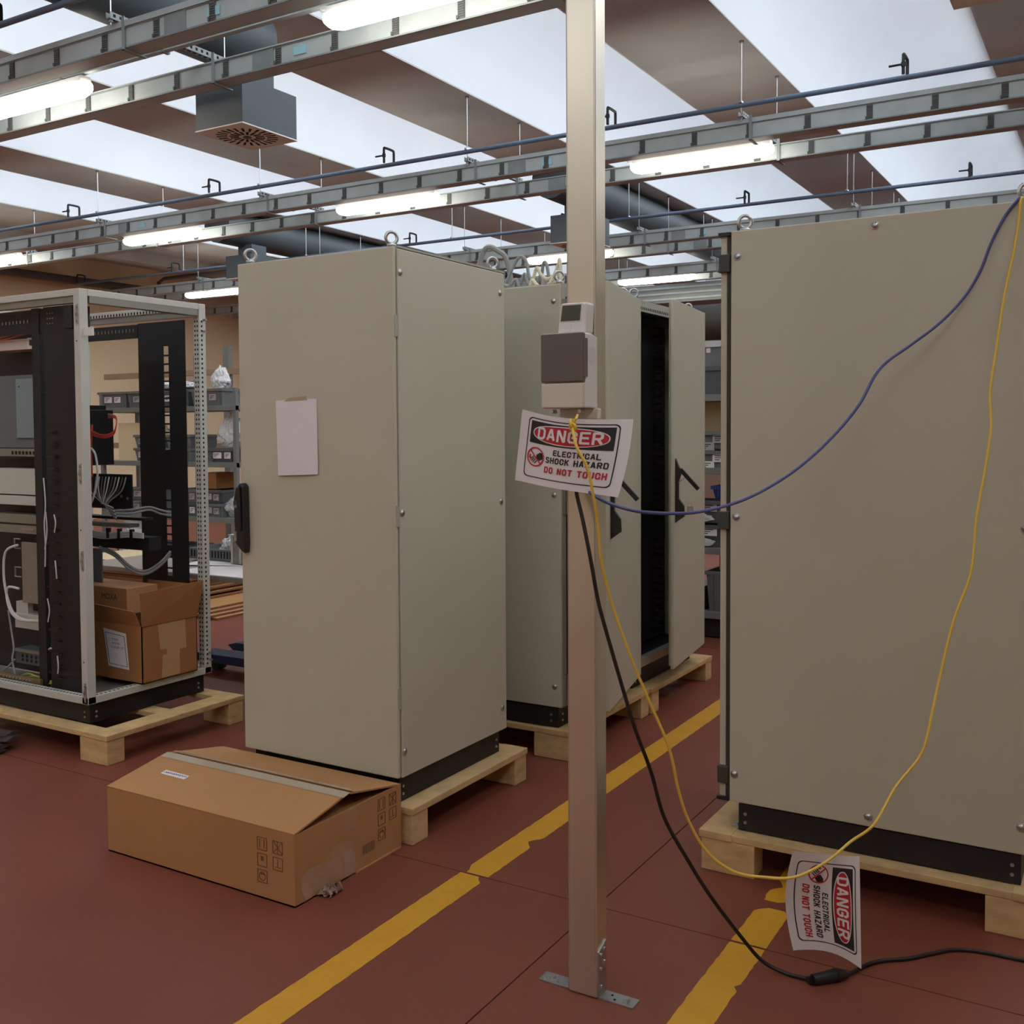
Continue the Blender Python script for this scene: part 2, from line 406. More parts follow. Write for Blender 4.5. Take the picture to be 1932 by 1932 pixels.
# ---- lamps
def lamp_proto():
    L = 1.25
    t = thing('strip_lamp', 'x', 'lamp', (0, 0, 0), 'strip lamps')
    MB().prism([(-.045, .03), (.045, .03), (.035, .075), (-.035, .075)], -L/2+.012, L/2-.012, 'x').build('housing', PLW, t)
    # rounded diffuser with tapered ends
    sec = [(-.052, .034), (-.064, .022), (-.064, -.015), (-.048, -.042), (-.02, -.052), (.02, -.052), (.048, -.042), (.064, -.015), (.064, .022), (.052, .034)]
    b = MB(); st = [(-L/2, .35, .012), (-L/2+.02, .7, .0), (-L/2+.08, 1, 0), (L/2-.08, 1, 0), (L/2-.02, .7, 0), (L/2, .35, .012)]
    vs = []
    for x, s, dz in st: vs += [(x, p[0]*(.55+.45*s), p[1] if p[1] > 0 else p[1]*s) for p in sec]
    n = len(sec); fs = []
    for i in range(len(st)-1): fs += [(i*n+k, i*n+(k+1) % n, (i+1)*n+(k+1) % n, (i+1)*n+k) for k in range(n)]
    fs += [tuple(range(n)), tuple((len(st)-1)*n+k for k in range(n-1, -1, -1))]
    b.add(vs, fs); b.build('diffuser', LEM, t, smooth=True, label='glowing white diffuser')
    for x in (-.38, .38):
        MB().box(x-.012, x+.012, -.022, .022, .075, .13).build('clamp', TRAYD, t)
    MB().tube(smoothpts([(-L/2+.05, 0, .07), (-L/2-.03, 0, .06), (-L/2-.06, 0, .10), (-L/2-.02, 0, .135)], 4), .006, 6).build('cord', WHC, t)
    return t
LP = lamp_proto()
def dup(root, loc, label=None, group=None, rz=None):
    r = root.copy(); COL.objects.link(r); r.location = loc
    if rz is not None: r.rotation_euler = (0, 0, rz)
    if label: r['label'] = label
    if group: r['group'] = group
    for ch in list(root.children):
        c = ch.copy(); COL.objects.link(c); c.parent = r
        for gg in list(ch.children):
            d = gg.copy(); COL.objects.link(d); d.parent = c
    return r
lamps = [(1, -3.27, 'lit strip lamp at the top edge, left of the aluminium post'), (1, -6.6, 'largest lit strip lamp at the upper left, left of the hanging diffuser'),
         (2, -3.17, 'lit strip lamp right of the aluminium post, above the tall right cabinet'), (2, -6.51, 'lit strip lamp just left of the aluminium post, above the taped-paper cabinet'),
         (2, -9.84, 'lit strip lamp above the left edge of the taped-paper cabinet'), (2, -13.17, 'lit strip lamp cut by the left edge of the picture, above the open rack'),
         (3, -6.44, 'lit strip lamp partly hidden behind the aluminium post'), (3, -13.1, 'small lit strip lamp touching the left side of the taped-paper cabinet'), 
         (4, -6.28, 'small lit strip lamp right of the post, above the cabinet with the ajar door'), (5, -6.3, 'farthest small lit strip lamp, beside the left edge of the right cabinet')]
first = True
for row, x, lb in lamps:
    if first: LP.location = (x, ROWS[row][2], 3.845); LP['label'] = lb; first = False
    else: dup(LP, (x, ROWS[row][2], 3.845), lb)
for i, (row, x) in enumerate([(0, -2.9), (0, -6.2), (0, .4), (1, .05), (2, 1.6)]):
    dup(LP, (x, ROWS[row][2], 3.845), ['lit strip lamp behind the viewer, middle one', 'lit strip lamp behind the viewer, left one', 'lit strip lamp behind the viewer, right one', 'lit strip lamp out of view at the upper right, near row', 'lit strip lamp out of view at the upper right, second row'][i])
# ---- ducts and diffusers
def duct(label, p0, p1, r, flat=1.0):
    t = MB().cyl(p0, p1, r, 28).build('air_duct', DUCT, None, smooth=True); tag(t, label, 'duct', 'dark round ducts'); return t
duct('dark round duct under the beam above the near diffuser', (-5.52, -4.5, 4.355), (-5.52, 5.62, 4.355), .235)
duct('dark round duct under the beam, right of the post', (-5.56, 10.2, 4.355), (-5.56, 20.5, 4.355), .235)
duct('dark round duct behind the top of the taped-paper cabinet', (-10.70, 10.15, 4.355), (-10.70, 20.5, 4.355), .235)
duct('dark round duct above the upper right corner diffuser', (-.55, -4.5, 4.355), (-.55, 5.55, 4.355), .235)
def diffuser(label, x0, x1, y0, y1, ztop=3.985, duct_z=4.125):
    z = 3.665; cx, cy = (x0+x1)/2, (y0+y1)/2
    t = thing('air_diffuser', label, 'air diffuser', (cx, cy, z), 'ceiling air diffusers')
    MB().box(x0, x1, y0, y1, z+.008, ztop).build('plenum_box', DUCT, t, bevel=.003)
    MB().box(cx-.13, cx+.13, cy-.14, cy+.14, ztop, duct_z+.02).build('neck', DUCT, t)
    MB().box(x0-.005, x1+.005, y0-.005, y1+.005, z, z+.008).build('face_plate', mat('diffuser_plate', (236, 230, 224), .5), t)
    sb = MB()
    for ring, (ra, rb, n) in enumerate(((.06, .125, 16), (.14, .215, 24))):
        for i in range(n):
            a = 2*PI*i/n+ring*.1; c, s = math.cos(a), math.sin(a); h = .007 if ring else .008
            q = [(ra, -h), (rb, -h-.003), (rb, h+.003), (ra, h)]
            sb.add([(cx+p[0]*c-p[1]*s, cy+p[0]*s+p[1]*c, z-.0015) for p in q]+[(cx+p[0]*c-p[1]*s, cy+p[0]*s+p[1]*c, z+.002) for p in q], [(0,1,2,3),(7,6,5,4),(0,4,5,1),(1,5,6,2),(2,6,7,3),(3,7,4,0)])
    sb.build('swirl_slots', HOLE, t)['kind'] = 'stuff'
    MB().cyl((cx, cy, z-.006), (cx, cy, z), .03, 16).build('hub', CLIP, t)
    return t
diffuser('square dark air diffuser hanging at the upper left, swirl face down', -5.69, -5.24, 5.22, 5.76)
diffuser('small dark air diffuser box behind the aluminium post', -5.70, -5.22, 10.45, 11.0)
diffuser('dark air diffuser mostly hidden behind the top of the taped-paper cabinet', -10.85, -10.38, 10.45, 11.0)
diffuser('air diffuser cut off by the upper right corner of the picture', -.79, -.31, 5.17, 5.71)
# far services
t = thing('ribbed_duct', 'long grey ribbed duct running across the far hall below the lamps', 'duct', (-6, 16.3, 3.5))
b = MB().box(-9.5, -3.0, 16.0, 16.6, 3.62, 3.92); b.build('duct_body', TRAYD, t)
for x in (-8.5, -4.0): MB().box(x-.01, x+.01, 16.2, 16.4, 3.92, ZC).build('hanger_strap', TRAYD, t)
for i in range(3): MB().box(-9.5, -3.0, 15.985, 16.0, 3.66+i*.09, 3.69+i*.09).build('rib', TRAY, t)
tag(MB().cyl((-7.6, 19.3, 3.62), (-1.5, 19.3, 3.62), .36, 28).build('main_duct', mat('duct_dark', (60, 56, 52), .6), None, smooth=True), 'thick dark round duct at the far end above the right shelving', 'duct')
t = thing('square_duct', 'square grey duct in the far left corner behind the lamp', 'duct', (-13.6, 15.9, 3.72))
MB().box(-15.7, -11.6, 15.6, 16.2, 3.72, 4.0).build('duct_body', mat('duct_brown', (104, 102, 96), .6), t, bevel=.01)
for x in (-15.2, -12.2): MB().box(x-.01, x+.01, 15.8, 16.0, 4.0, ZC).build('hanger_strap', TRAYD, t)
t = thing('service_pipe', 'dark pipe along the left wall turning across the hall', 'pipe', (-15.6, 9, 4.2))
MB().tube(smoothpts([(-15.65, 4.0, 4.16), (-15.65, 9.0, 4.16), (-15.65, 13.2, 4.16)], 2), .07, 10).build('wall_run', mat('pipe_dark', (92, 84, 82), .6), t, smooth=True)
MB().tube([(-15.55, 13.3, 4.1), (-15.55, 13.3, 4.32), (-15.4, 13.3, 4.38), (-11.1, 13.3, 4.38)], .035, 8).build('cross_run', mat('pipe_dark', (92, 84, 82), .6), t, smooth=True)

# ================================================================== CABINETS
eb = MB().torus((0, 0, .034), (0, 1, 0), .022, .0065, 20, 8).cyl((0, 0, 0), (0, 0, .012), .017, 12).cyl((0, 0, .008), (0, 0, .016), .010, 10)
EYE = eb.mesh('eye_bolt', ZINC, True)
sc = MB().cyl((0, -.0025, 0), (0, .001, 0), .0115, 16).torus((0, -.001, 0), (0, 1, 0), .0125, .0018, 18, 6); SCR = sc.mesh('screw', ZINC, True)
bo = MB().cyl((0, -.004, 0), (0, .001, 0), .006, 8); BOLT = bo.mesh('bolt', ZINC)
def pallet(label, x0, x1, y0, y1, nx=2):
    t = thing('pallet', label, 'pallet', ((x0+x1)/2, (y0+y1)/2, 0), 'wooden pallets under the cabinets')
    rnd = random.Random(int(abs(x0*37+y0*11)))
    T0, T1 = .116, .142
    for (a, b, c, d) in ((x0, x1, y0, y0+.10), (x0, x1, y1-.10, y1), (x0, x1, (y0+y1)/2-.05, (y0+y1)/2+.05)):
        MB().box(a+.005, b-.12, c+.004, d, T0, T1-.001).build('deck_board', WOOD, t, bevel=.003)
    for a, b in ((x0, x0+.12), (x1-.125, x1)):
        MB().box(a, b, y0, y1, T0, T1+rnd.uniform(0, .002)).build('deck_board', WOOD, t, bevel=.003)
    for i in range(nx):
        cx = x0+.1+(x1-x0-.2)*i/(nx-1)
        for cy in (y0+.055, y1-.055):
            MB().box(max(x0+.008, cx-.1), min(x1-.004, cx+.1), cy-.05, cy+.05, 0, T0).build('block', WOOD, t, bevel=.004)
    return t
def plinth(t, x0, x1, y0, y1, bolts):
    MB().box(x0, x1, y0, y1, .144, .238).build('plinth', BLK, t, bevel=.002)
    for (x, y, rz) in bolts:
        for dz in (.03, .06):
            child('bolt', BOLT, t, (x, y, .144+dz), (0, 0, rz))
# ---- A : taped-paper cabinet
def cabA():
    x0, x1, y0, y1 = -3.140, -2.343, 3.087, 3.875; z0, z1 = .244, 2.244
    t = thing('electrical_cabinet', 'closed light grey cabinet with a taped white paper on its door', 'cabinet', ((x0+x1)/2, (y0+y1)/2, .144))
    MB().box(x0+.006, x1-.016, y0+.026, y1-.005, z0+.004, z1-.004).build('body', CABIN, t)
    d = MB().box(x0, x1-.004, y0, y0+.018, z0+.003, z1-.002).build('door', CAB, t, bevel=.004)
    MB().box(x0+.01, x1-.012, y0+.018, y0+.026, z0+.01, z1-.01).build('door_gasket', HOLE, d)
    sp = MB().box(x1-.016, x1, y0+.024, y1, z0, z1-.006).build('side_panel', CAB, t, bevel=.004)
    for y in (3.125, 3.838):
        for z in (2.15, 1.25, .342): child('screw', SCR, sp, (x1, y, z), (0, 0, PI/2))
    MB().box(x0, x1, y0+.03, y1, z1-.004, z1+.004).build('roof_plate', CABIN, t)
    for (x, y) in ((-3.105, 3.125), (-2.385, 3.13), (-2.375, 3.83), (-3.105, 3.83)): child('eye_bolt', EYE, t, (x, y, z1+.004), (0, 0, .9))
    plinth(t, x0+.03, x1-.022, y0+.03, y1-.03, [(x1-.02, y0+.05, PI/2), (x1-.02, y1-.06, PI/2)])
    # swing handle
    h = MB()
    prof = [(-.052, 1.285), (-.036, 1.345), (-.018, 1.352), (-.003, 1.335), (.0, 1.10), (-.004, 1.06), (-.03, 1.078), (-.058, 1.105), (-.062, 1.155), (-.05, 1.175)]
    hx = -3.088
    hd = MB().prism([(hx+p[0], p[1]) for p in prof], y0-.035, y0, 'y').build('handle', BLKP, t, bevel=.008)
    MB().prism([(hx+p[0], p[1]) for p in ((-.048, 1.285), (-.034, 1.335), (-.016, 1.335), (-.012, 1.15), (-.046, 1.17))], y0-.048, y0-.035, 'y').build('lever', BLKP, hd, bevel=.006)
    MB().box(hx-.046, hx-.028, y0-.0495, y0-.048, 1.25, 1.278).build('badge', mat('badge', (58, 62, 78), .4), hd)
    MB().box(hx-.046, hx-.028, y0-.0497, y0-.0481, 1.25, 1.26).build('badge_stripe', mat('badge2', (120, 124, 134), .4), hd)
    MB().cyl((hx-.05, y0-.040, 1.145), (hx-.05, y0-.034, 1.145), .008, 12).box(hx-.056, hx-.044, y0-.039, y0-.034, 1.112, 1.142).build('lock', ZINC, hd)
    for z in (1.95, 1.24, .55): MB().box(x1-.012, x1-.0005, y0+.004, y0+.022, z-.04, z+.04).build('hinge', CABIN, t)
    return t
cabA(); pallet('wooden pallet under the cabinet with the taped paper', -3.22, -2.283, 3.09, 3.955)
# ---- B and E : cabinets with ajar doors
def lever_handle(parent, M):
    """lifted swing handle seen edge on; local: x along the door (0 at the free edge), -y outward, z up"""
    b = MB().prism([(0, .30), (-.018, .255), (-.036, .235), (-.024, .20), (-.016, .17), (-.016, .085), (-.045, .045), (-.048, -.015), (-.02, -.035), (0, -.05)], .03, .055, 'x', M)
    h = b.build('handle', BLKP, parent)
    MB().prism([(-.034, .248), (-.02, .232), (-.118, .128), (-.132, .142)], .032, .053, 'x', M).build('lever', BLKP, h)
    MB().prism([(-.018, .175), (-.016, .168), (-.055, .196), (-.058, .203)], .04, .045, 'x', M).build('stay', ZINC, h)
    return h
def cabOpen(name, label, x0, x1, y0, y1, z0, z1, hinge, free, second):
    t = thing(name, label, 'cabinet', ((x0+x1)/2, (y0+y1)/2, .144))
    # shell: near panel, far panel, back, roof, floor
    sp = MB().box(x0, x1, y0, y0+.016, z0, z1-.006).build('side_panel', CAB, t, bevel=.004)
    for x in (x1-.036, x0+.036):
        for z in (2.16, 1.253, .343): child('screw', SCR, sp, (x, y0, z))
    MB().box(x0, x1-.03, y1-.016, y1, z0, z1-.006).build('rear_side_panel', CAB, t)
    MB().box(x0, x0+.016, y0+.016, y1-.016, z0, z1-.006).build('back_panel', BLK, t)
    MB().box(x0, x1, y0+.016, y1-.016, z1-.02, z1).build('roof_plate', CABIN, t)
    MB().box(x0+.016, x1-.03, y0+.016, y1-.016, z0, z0+.03).build('floor_plate', BLK, t)
    # inner frame around the opening
    MB().box(x1-.03, x1, y0+.016, y0+.055, z0, z1-.02).build('frame_upright', CABIN, t); MB().box(x1-.03, x1, y1-.055, y1, z0, z1-.02).build('frame_upright', CABIN, t)
    MB().box(x1-.04, x1+.002, y0+.055, y1-.055, z1-.06, z1-.02).build('frame_rail', CABIN, t); MB().box(x1-.04, x1+.002, y0+.055, y1-.055, z0, z0+.045).build('frame_rail', CABIN, t)
    for z in (2.1, 1.23, .33): MB().box(x1+.0, x1+.014, y0+.02, y0+.05, z-.07, z+.07).build('lock_plate', STEEL, t)
    hb = MB(); y = y0+.07
    while y < y1-.07: hb.box(x1-.03, x1+.0035, y, y+.012, z1-.066, z1-.06); hb.box(x1+.002, x1+.003, y, y+.010, z1-.05, z1-.035); y += .025
    hb.build('slots', HOLE, t)['kind'] = 'stuff'
    # black mounting panel inside with cable fingers
    MB().box(x1-.20, x1-.17, y0+.06, y1-.06, z0+.05, z1-.08).build('mounting_panel', BLK, t)
    fb = MB(); z = z0+.1
    while z < z1-.12: fb.box(x1-.17, x1-.12, y1-.22, y1-.19, z, z+.018); z += .045
    fb.build('cable_fingers', BLKP, t)['kind'] = 'stuff'
    for (x, y) in ((x1-.02, y0+.03), (x1-.02, y1-.06), (x0+.05, y0+.03), (x0+.05, y1-.06)): child('eye_bolt', EYE, t, (x, y, z1), (0, 0, .7))
    plinth(t, x0+.03, x1-.022, y0+.012, y1-.02, [(x1-.06, y0+.012, 0), (x1-.022, y0+.05, PI/2)])
    # door hinged at its far edge, standing ajar
    hv = Vector((*hinge, 0)); fv = Vector((*free, 0)); L = (fv-hv).length; dx = (hv-fv)/L
    out = Vector((dx.y, -dx.x, 0))           # outward (+X side)
    M = Matrix(((dx.x, -out.x, 0, fv.x), (dx.y, -out.y, 0, fv.y), (0, 0, 1, 0), (0, 0, 0, 1)))
    d = MB().box(0, L, 0, .018, z0+.003, z1-.004, M).build('door', CAB, t, bevel=.003)
    MB().box(.012, L-.012, .018, .03, z0+.02, z1-.02, M).build('door_rim', CABIN, d)
    Mh = M @ Matrix.Translation((0, 0, 1.10))
    lever_handle(d, Mh)
    if second:
        MB().torus(M @ Vector((.052, -.075, 1.145)), dx, .012, .0012, 12, 5).box(.05, .054, -.095, -.06, 1.10, 1.14, M).build('keys', ZINC, d)
    for z in (z0+.12, z1-.12): MB().cyl(M @ Vector((L-.005, .02, z-.04)), M @ Vector((L-.005, .02, z+.04)), .01, 8).build('hinge', STEEL, t)
    return t
cabOpen('electrical_cabinet', 'grey cabinet behind the post with its right-hand door slightly ajar', -3.08, -2.283, 4.275, 5.075, .244, 2.244, (-2.222, 5.066), (-2.052, 4.315), False)
cabOpen('electrical_cabinet', 'farther open cabinet showing a black interior, keys in its door handle', -3.08, -2.285, 5.13, 6.02, .25, 2.258, (-2.20, 5.97), (-2.105, 5.235), True)
pallet('wooden pallet under the cabinet directly behind the post', -3.12, -2.225, 4.255, 5.19)
pallet('wooden pallet under the farther open cabinet', -3.12, -2.215, 5.20, 6.15)
# ---- C : big right cabinet
def cabC():
    x0, x1, y0, y1 = -1.195, -.245, 3.495, 4.295; z0, z1 = .244, 2.244
    t = thing('electrical_cabinet', 'largest plain grey cabinet filling the right side of the picture', 'cabinet', ((x0+x1)/2, (y0+y1)/2, .144))
    MB().box(x0+.004, x1-.004, y0+.02, y1-.004, z0+.004, z1-.004).build('body', CABIN, t)
    sp = MB().box(x0, x1, y0, y0+.018, z0, z1).build('side_panel', CAB, t, bevel=.004)
    for x, z in ((-1.172, 2.155), (-.715, 2.214), (-1.174, 1.252), (-1.177, .343), (-.72, .277), (-.265, .33), (-.265, 2.155), (-.265, 1.252)): child('screw', SCR, sp, (x, y0, z))
    MB().box(x0, x1, y0+.018, y1, z1-.006, z1).build('roof_plate', CABIN, t)
    d = MB().box(x0-.040, x0-.016, y0+.012, y1-.01, z0+.01, z1-.01).build('door', CAB, t, bevel=.003)
    MB().box(x0-.016, x0-.002, y0+.008, y1-.008, z0+.002, z1-.002).build('door_gasket', mat('gasket', (60, 58, 52), .8), d)
    for z in (2.135, 1.24, .336): MB().box(x0-.044, x0-.004, y0-.004, y0+.05, z-.031, z+.031).build('hinge', mat('hinge_grey', (66, 66, 62), .6), t, bevel=.003)
    for z in (z1-.008, z0+.006): MB().box(x0-.046, x0-.002, y0+.0, y0+.03, z-.006, z+.006).build('hinge_cap', BLKP, t)
    for (x, y) in ((-1.158, 3.535), (-.28, 3.535), (-1.158, 4.25), (-.28, 4.25)): child('eye_bolt', EYE, t, (x, y, z1), (0, 0, .5))
    plinth(t, x0+.03, x1-.02, y0+.012, y1-.03, [(x0+.055, y0+.012, 0), (x0+.03, y0+.03, -PI/2), (-.29, y0+.012, 0)])
    MB().box(x0-.0, x0+.04, y0+.03, y0+.06, .143, .149).cyl((x0+.012, y0+.045, .149), (x0+.012, y0+.045, .156), .008, 8).build('foot_bracket', ZINC, t)
    return t
cabC(); pallet('wooden pallet under the large right cabinet', -1.29, -.16, 3.445, 4.34)

# ---- paper note on A
def paper_note():
    q = [Vector((-2.938, 0, 1.683)), Vector((-2.723, 0, 1.687)), Vector((-2.718, 0, 1.391)), Vector((-2.927, 0, 1.383))]
    t = thing('paper_note', 'blank white paper taped to the closed grey cabinet door', 'paper', (-2.83, 3.085, 1.54))
    def fn(u, v):
        p = q[3].lerp(q[2], u).lerp(q[0].lerp(q[1], u), v)
        return (p.x, 3.0845-.004*(1-v)**2-.003*math.sin(u*PI)*(1-v), p.z)
    b = MB().grid(fn, 8, 8).build('sheet', PAPER, t)
    m = b.modifiers.new('s', 'SOLIDIFY'); m.thickness = .0004
    MB().add([(-2.895, 3.0838, 1.678), (-2.77, 3.0838, 1.681), (-2.775, 3.0838, 1.698), (-2.865, 3.0838, 1.693)], [(0, 1, 2, 3)]).build('tape', TAPE, t)
paper_note()
# ================================================================== POST, BOX, SIGNS
def post():
    x0, x1, y0, y1 = -1.316, -1.228, 2.500, 2.564
    t = thing('aluminium_post', 'tall square aluminium post standing on the floor in the foreground', 'post', ((x0+x1)/2, (y0+y1)/2, 0))
    MB().box(x0, x1, y0, y1, 0.002, ZC).build('tube', ALU, t, bevel=.004)
    MB().box(x0+.004, x0+.0048, y0-.0004, y0, .1, ZC).box(x1-.0048, x1-.004, y0-.0004, y0, .1, ZC).build('edge_groove', TRAYD, t)
    br = MB().box(x1, x1+.004, y0+.004, y0+.052, .003, .130).prism([(y0+.004, .13), (y0+.052, .13), (y0+.052, .148)], x1, x1+.004, 'x').box(x1, x1+.105, y0+.004, y0+.052, .0005, .004)
    r = br.build('floor_bracket', ZINC, t)
    for y, z in ((y0+.018, .118), (y0+.038, .128), (y0+.038, .092), (y0+.018, .078), (y0+.018, .03)): MB().cyl((x1+.004, y, z), (x1+.008, y, z), .005, 8).build('rivet', ZINC, r)
    MB().cyl((x1+.075, y0+.028, .004), (x1+.075, y0+.028, .012), .010, 10).build('anchor_bolt', ZINC, r)
    MB().cyl((x1+.045, y0+.018, .004), (x1+.045, y0+.018, .0046), .004, 8).cyl((x1+.03, y0+.035, .004), (x1+.03, y0+.035, .0046), .004, 8).build('hole', HOLE, r)
    r = MB().box(x0-.004, x0, y0+.008, y0+.056, .003, .13).box(x0-.1, x0, y0+.008, y0+.056, .0005, .004).build('floor_bracket', ZINC, t)
    MB().cyl((x0-.068, y0+.034, .004), (x0-.068, y0+.034, .012), .010, 10).build('anchor_bolt', ZINC, r)
    for dx, dy in ((-.085, .02), (-.085, .045), (-.045, .02), (-.03, .045), (-.012, .03)): MB().cyl((x0+dx, y0+dy, .004), (x0+dx, y0+dy, .0065), .0045, 8).build('rivet', ZINC, r)
post()
def ebox():
    x0, x1, yb = -1.347, -1.221, 2.4985
    t = thing('distribution_box', 'small white wall box with a smoked brown lid fixed on the post', 'electrical box', ((x0+x1)/2, yb, 1.62))
    yf = 2.42; z0, z1 = 1.618, 1.813
    pr = [(yf, z0), (yb, z0), (yb, z1-.004), (yb-.03, z1+.003), (yf+.01, z1)]
    MB().prism([(yf+.004, z0), (yb, z0), (yb, z1-.006), (yb-.035, z1+.002), (yf+.004, z1+.002)], x0+.002, x1, 'x').build('case', PLW, t, bevel=.004)
    MB().box(x0, x1-.001, yf-.006, yf+.006, z0+.001, 1.684).build('lower_cover', PLB, t, bevel=.003)
    l = MB().box(x0, x1+.001, yf-.008, yf+.005, 1.687, z1+.002).build('lid', SMOKE, t, bevel=.003)
    MB().box(x1, x1+.004, yf-.006, yf+.012, 1.70, 1.80).build('lid_edge', SMOKE, l)
    MB().cyl((x1-.001, yf+.045, 1.755), (x1+.0006, yf+.045, 1.755), .024, 24).build('knockout', mat('knock', (212, 208, 204), .45), t)
    MB().box(x0+.02, x1+.012, yb-.02, yb+.0, 1.588, z0).build('back_plate', PLB, t, bevel=.004)
    for x in (x0+.025, x1-.018): MB().cyl((x, yf+.006, z0-.008), (x, yf+.03, z0-.008), .005, 8).build('screw_end', ZINC, t)
    # device with display on top
    d = thing('room_thermostat', 'white controller with a small grey display leaning on top of the box', 'thermostat', (-1.27, 2.46, 1.815))
    yt = 2.452
    MB().prism([(-1.318, 1.8155), (-1.232, 1.8155), (-1.228, 1.897), (-1.309, 1.898)], yt, yt+.045, 'y').build('case', PLW, d, bevel=.006)
    MB().prism([(-1.307, 1.850), (-1.250, 1.850), (-1.246, 1.891), (-1.301, 1.891)], yt-.0012, yt+.001, 'y').build('display', SCREEN, d)
    MB().prism([(-1.310, 1.847), (-1.247, 1.847), (-1.243, 1.894), (-1.304, 1.894)], yt-.0006, yt+.001, 'y').build('bezel', PLB, d)
    MB().torus((-1.287, yt, 1.834), (0, 1, 0), .012, .0012, 20, 6).cyl((-1.287, yt-.001, 1.834), (-1.287, yt+.001, 1.834), .011, 20).build('button', PLW, d)
ebox()
GLY = {'D': [[(0, 0), (0, 1), (.75, 1), (1, .8), (1, .2), (.75, 0), (0, 0)]], 'A': [[(0, 0), (.42, 1), (.58, 1), (1, 0)], [(.2, .3), (.8, .3)]], 'N': [[(0, 0), (0, 1), (.12, 1), (.88, 0), (1, 0), (1, 1)]],
       'G': [[(1, .74), (1, .84), (.76, 1), (.24, 1), (0, .82), (0, .18), (.24, 0), (.76, 0), (1, .18), (1, .46), (.55, .46)]], 'E': [[(1, 1), (0, 1), (0, 0), (1, 0)], [(0, .51), (.85, .51)]],
       'R': [[(0, 0), (0, 1), (.78, 1), (1, .86), (1, .6), (.78, .46), (0, .46)], [(.55, .46), (1, 0)]], 'L': [[(0, 1), (0, 0), (1, 0)]], 'C': [[(1, .7), (1, .84), (.76, 1), (.24, 1), (0, .82), (0, .18), (.24, 0), (.76, 0), (1, .16), (1, .3)]],
       'T': [[(0, 1), (1, 1)], [(.5, 1), (.5, 0)]], 'I': [[(.5, 0), (.5, 1)]], 'S': [[(1, .84), (.76, 1), (.24, 1), (0, .84), (0, .67), (.24, .54), (.76, .46), (1, .33), (1, .16), (.76, 0), (.24, 0), (0, .16)]],
       'H': [[(0, 0), (0, 1)], [(1, 0), (1, 1)], [(0, .51), (1, .51)]], 'O': [[(.24, 0), (.76, 0), (1, .18), (1, .82), (.76, 1), (.24, 1), (0, .82), (0, .18), (.24, 0), (.76, 0)]], 'K': [[(0, 0), (0, 1)], [(1, 1), (.06, .42)], [(.36, .6), (1, 0)]],
       'Z': [[(0, 1), (1, 1), (0, 0), (1, 0)]], 'U': [[(0, 1), (0, .18), (.24, 0), (.76, 0), (1, .18), (1, 1)]]}
def block_text(txt, x0, x1, y0, y1, sw, shear=0.0, gap=.20):
    """heavy block capitals; sw = stroke width as a share of the letter width"""
    adv = [(.62 if c == ' ' else .32 if c == 'I' else 1.0) for c in txt]
    k = (x1-x0-shear*(y1-y0))/(sum(adv)+gap*(len(txt)-1)); st = sw*k; V = []; F = []; x = x0
    for c, a in zip(txt, adv):
        for pl in GLY.get(c, []):
            P = [(x+st/2+(p[0] if c != 'I' else .5)*(a*k-st), y0+st/2+p[1]*(y1-y0-st)) for p in pl]
            for i in range(len(P)-1):
                p, q = P[i], P[i+1]; dx, dy = q[0]-p[0], q[1]-p[1]; L = math.hypot(dx, dy); dx /= L; dy /= L; h = st/2
                diag = abs(dx) > .05 and abs(dy) > .05
                ea = h*.45 if (diag or 0 < i) else h
                eb = h*.45 if (diag or i < len(P)-2) else h
                n0 = len(V); k2 = max(1, int(L/6))
                for j in range(k2+1):
                    t = -ea+(L+ea+eb)*j/k2; V += [(p[0]+dx*t-dy*h, p[1]+dy*t+dx*h), (p[0]+dx*t+dy*h, p[1]+dy*t-dx*h)]
                F += [(n0+2*j, n0+2*j+1, n0+2*j+3, n0+2*j+2) for j in range(k2)]
        x += (a+gap)*k
    if shear: V = [(v[0]+shear*(v[1]-y0), v[1]) for v in V]
    return V, F
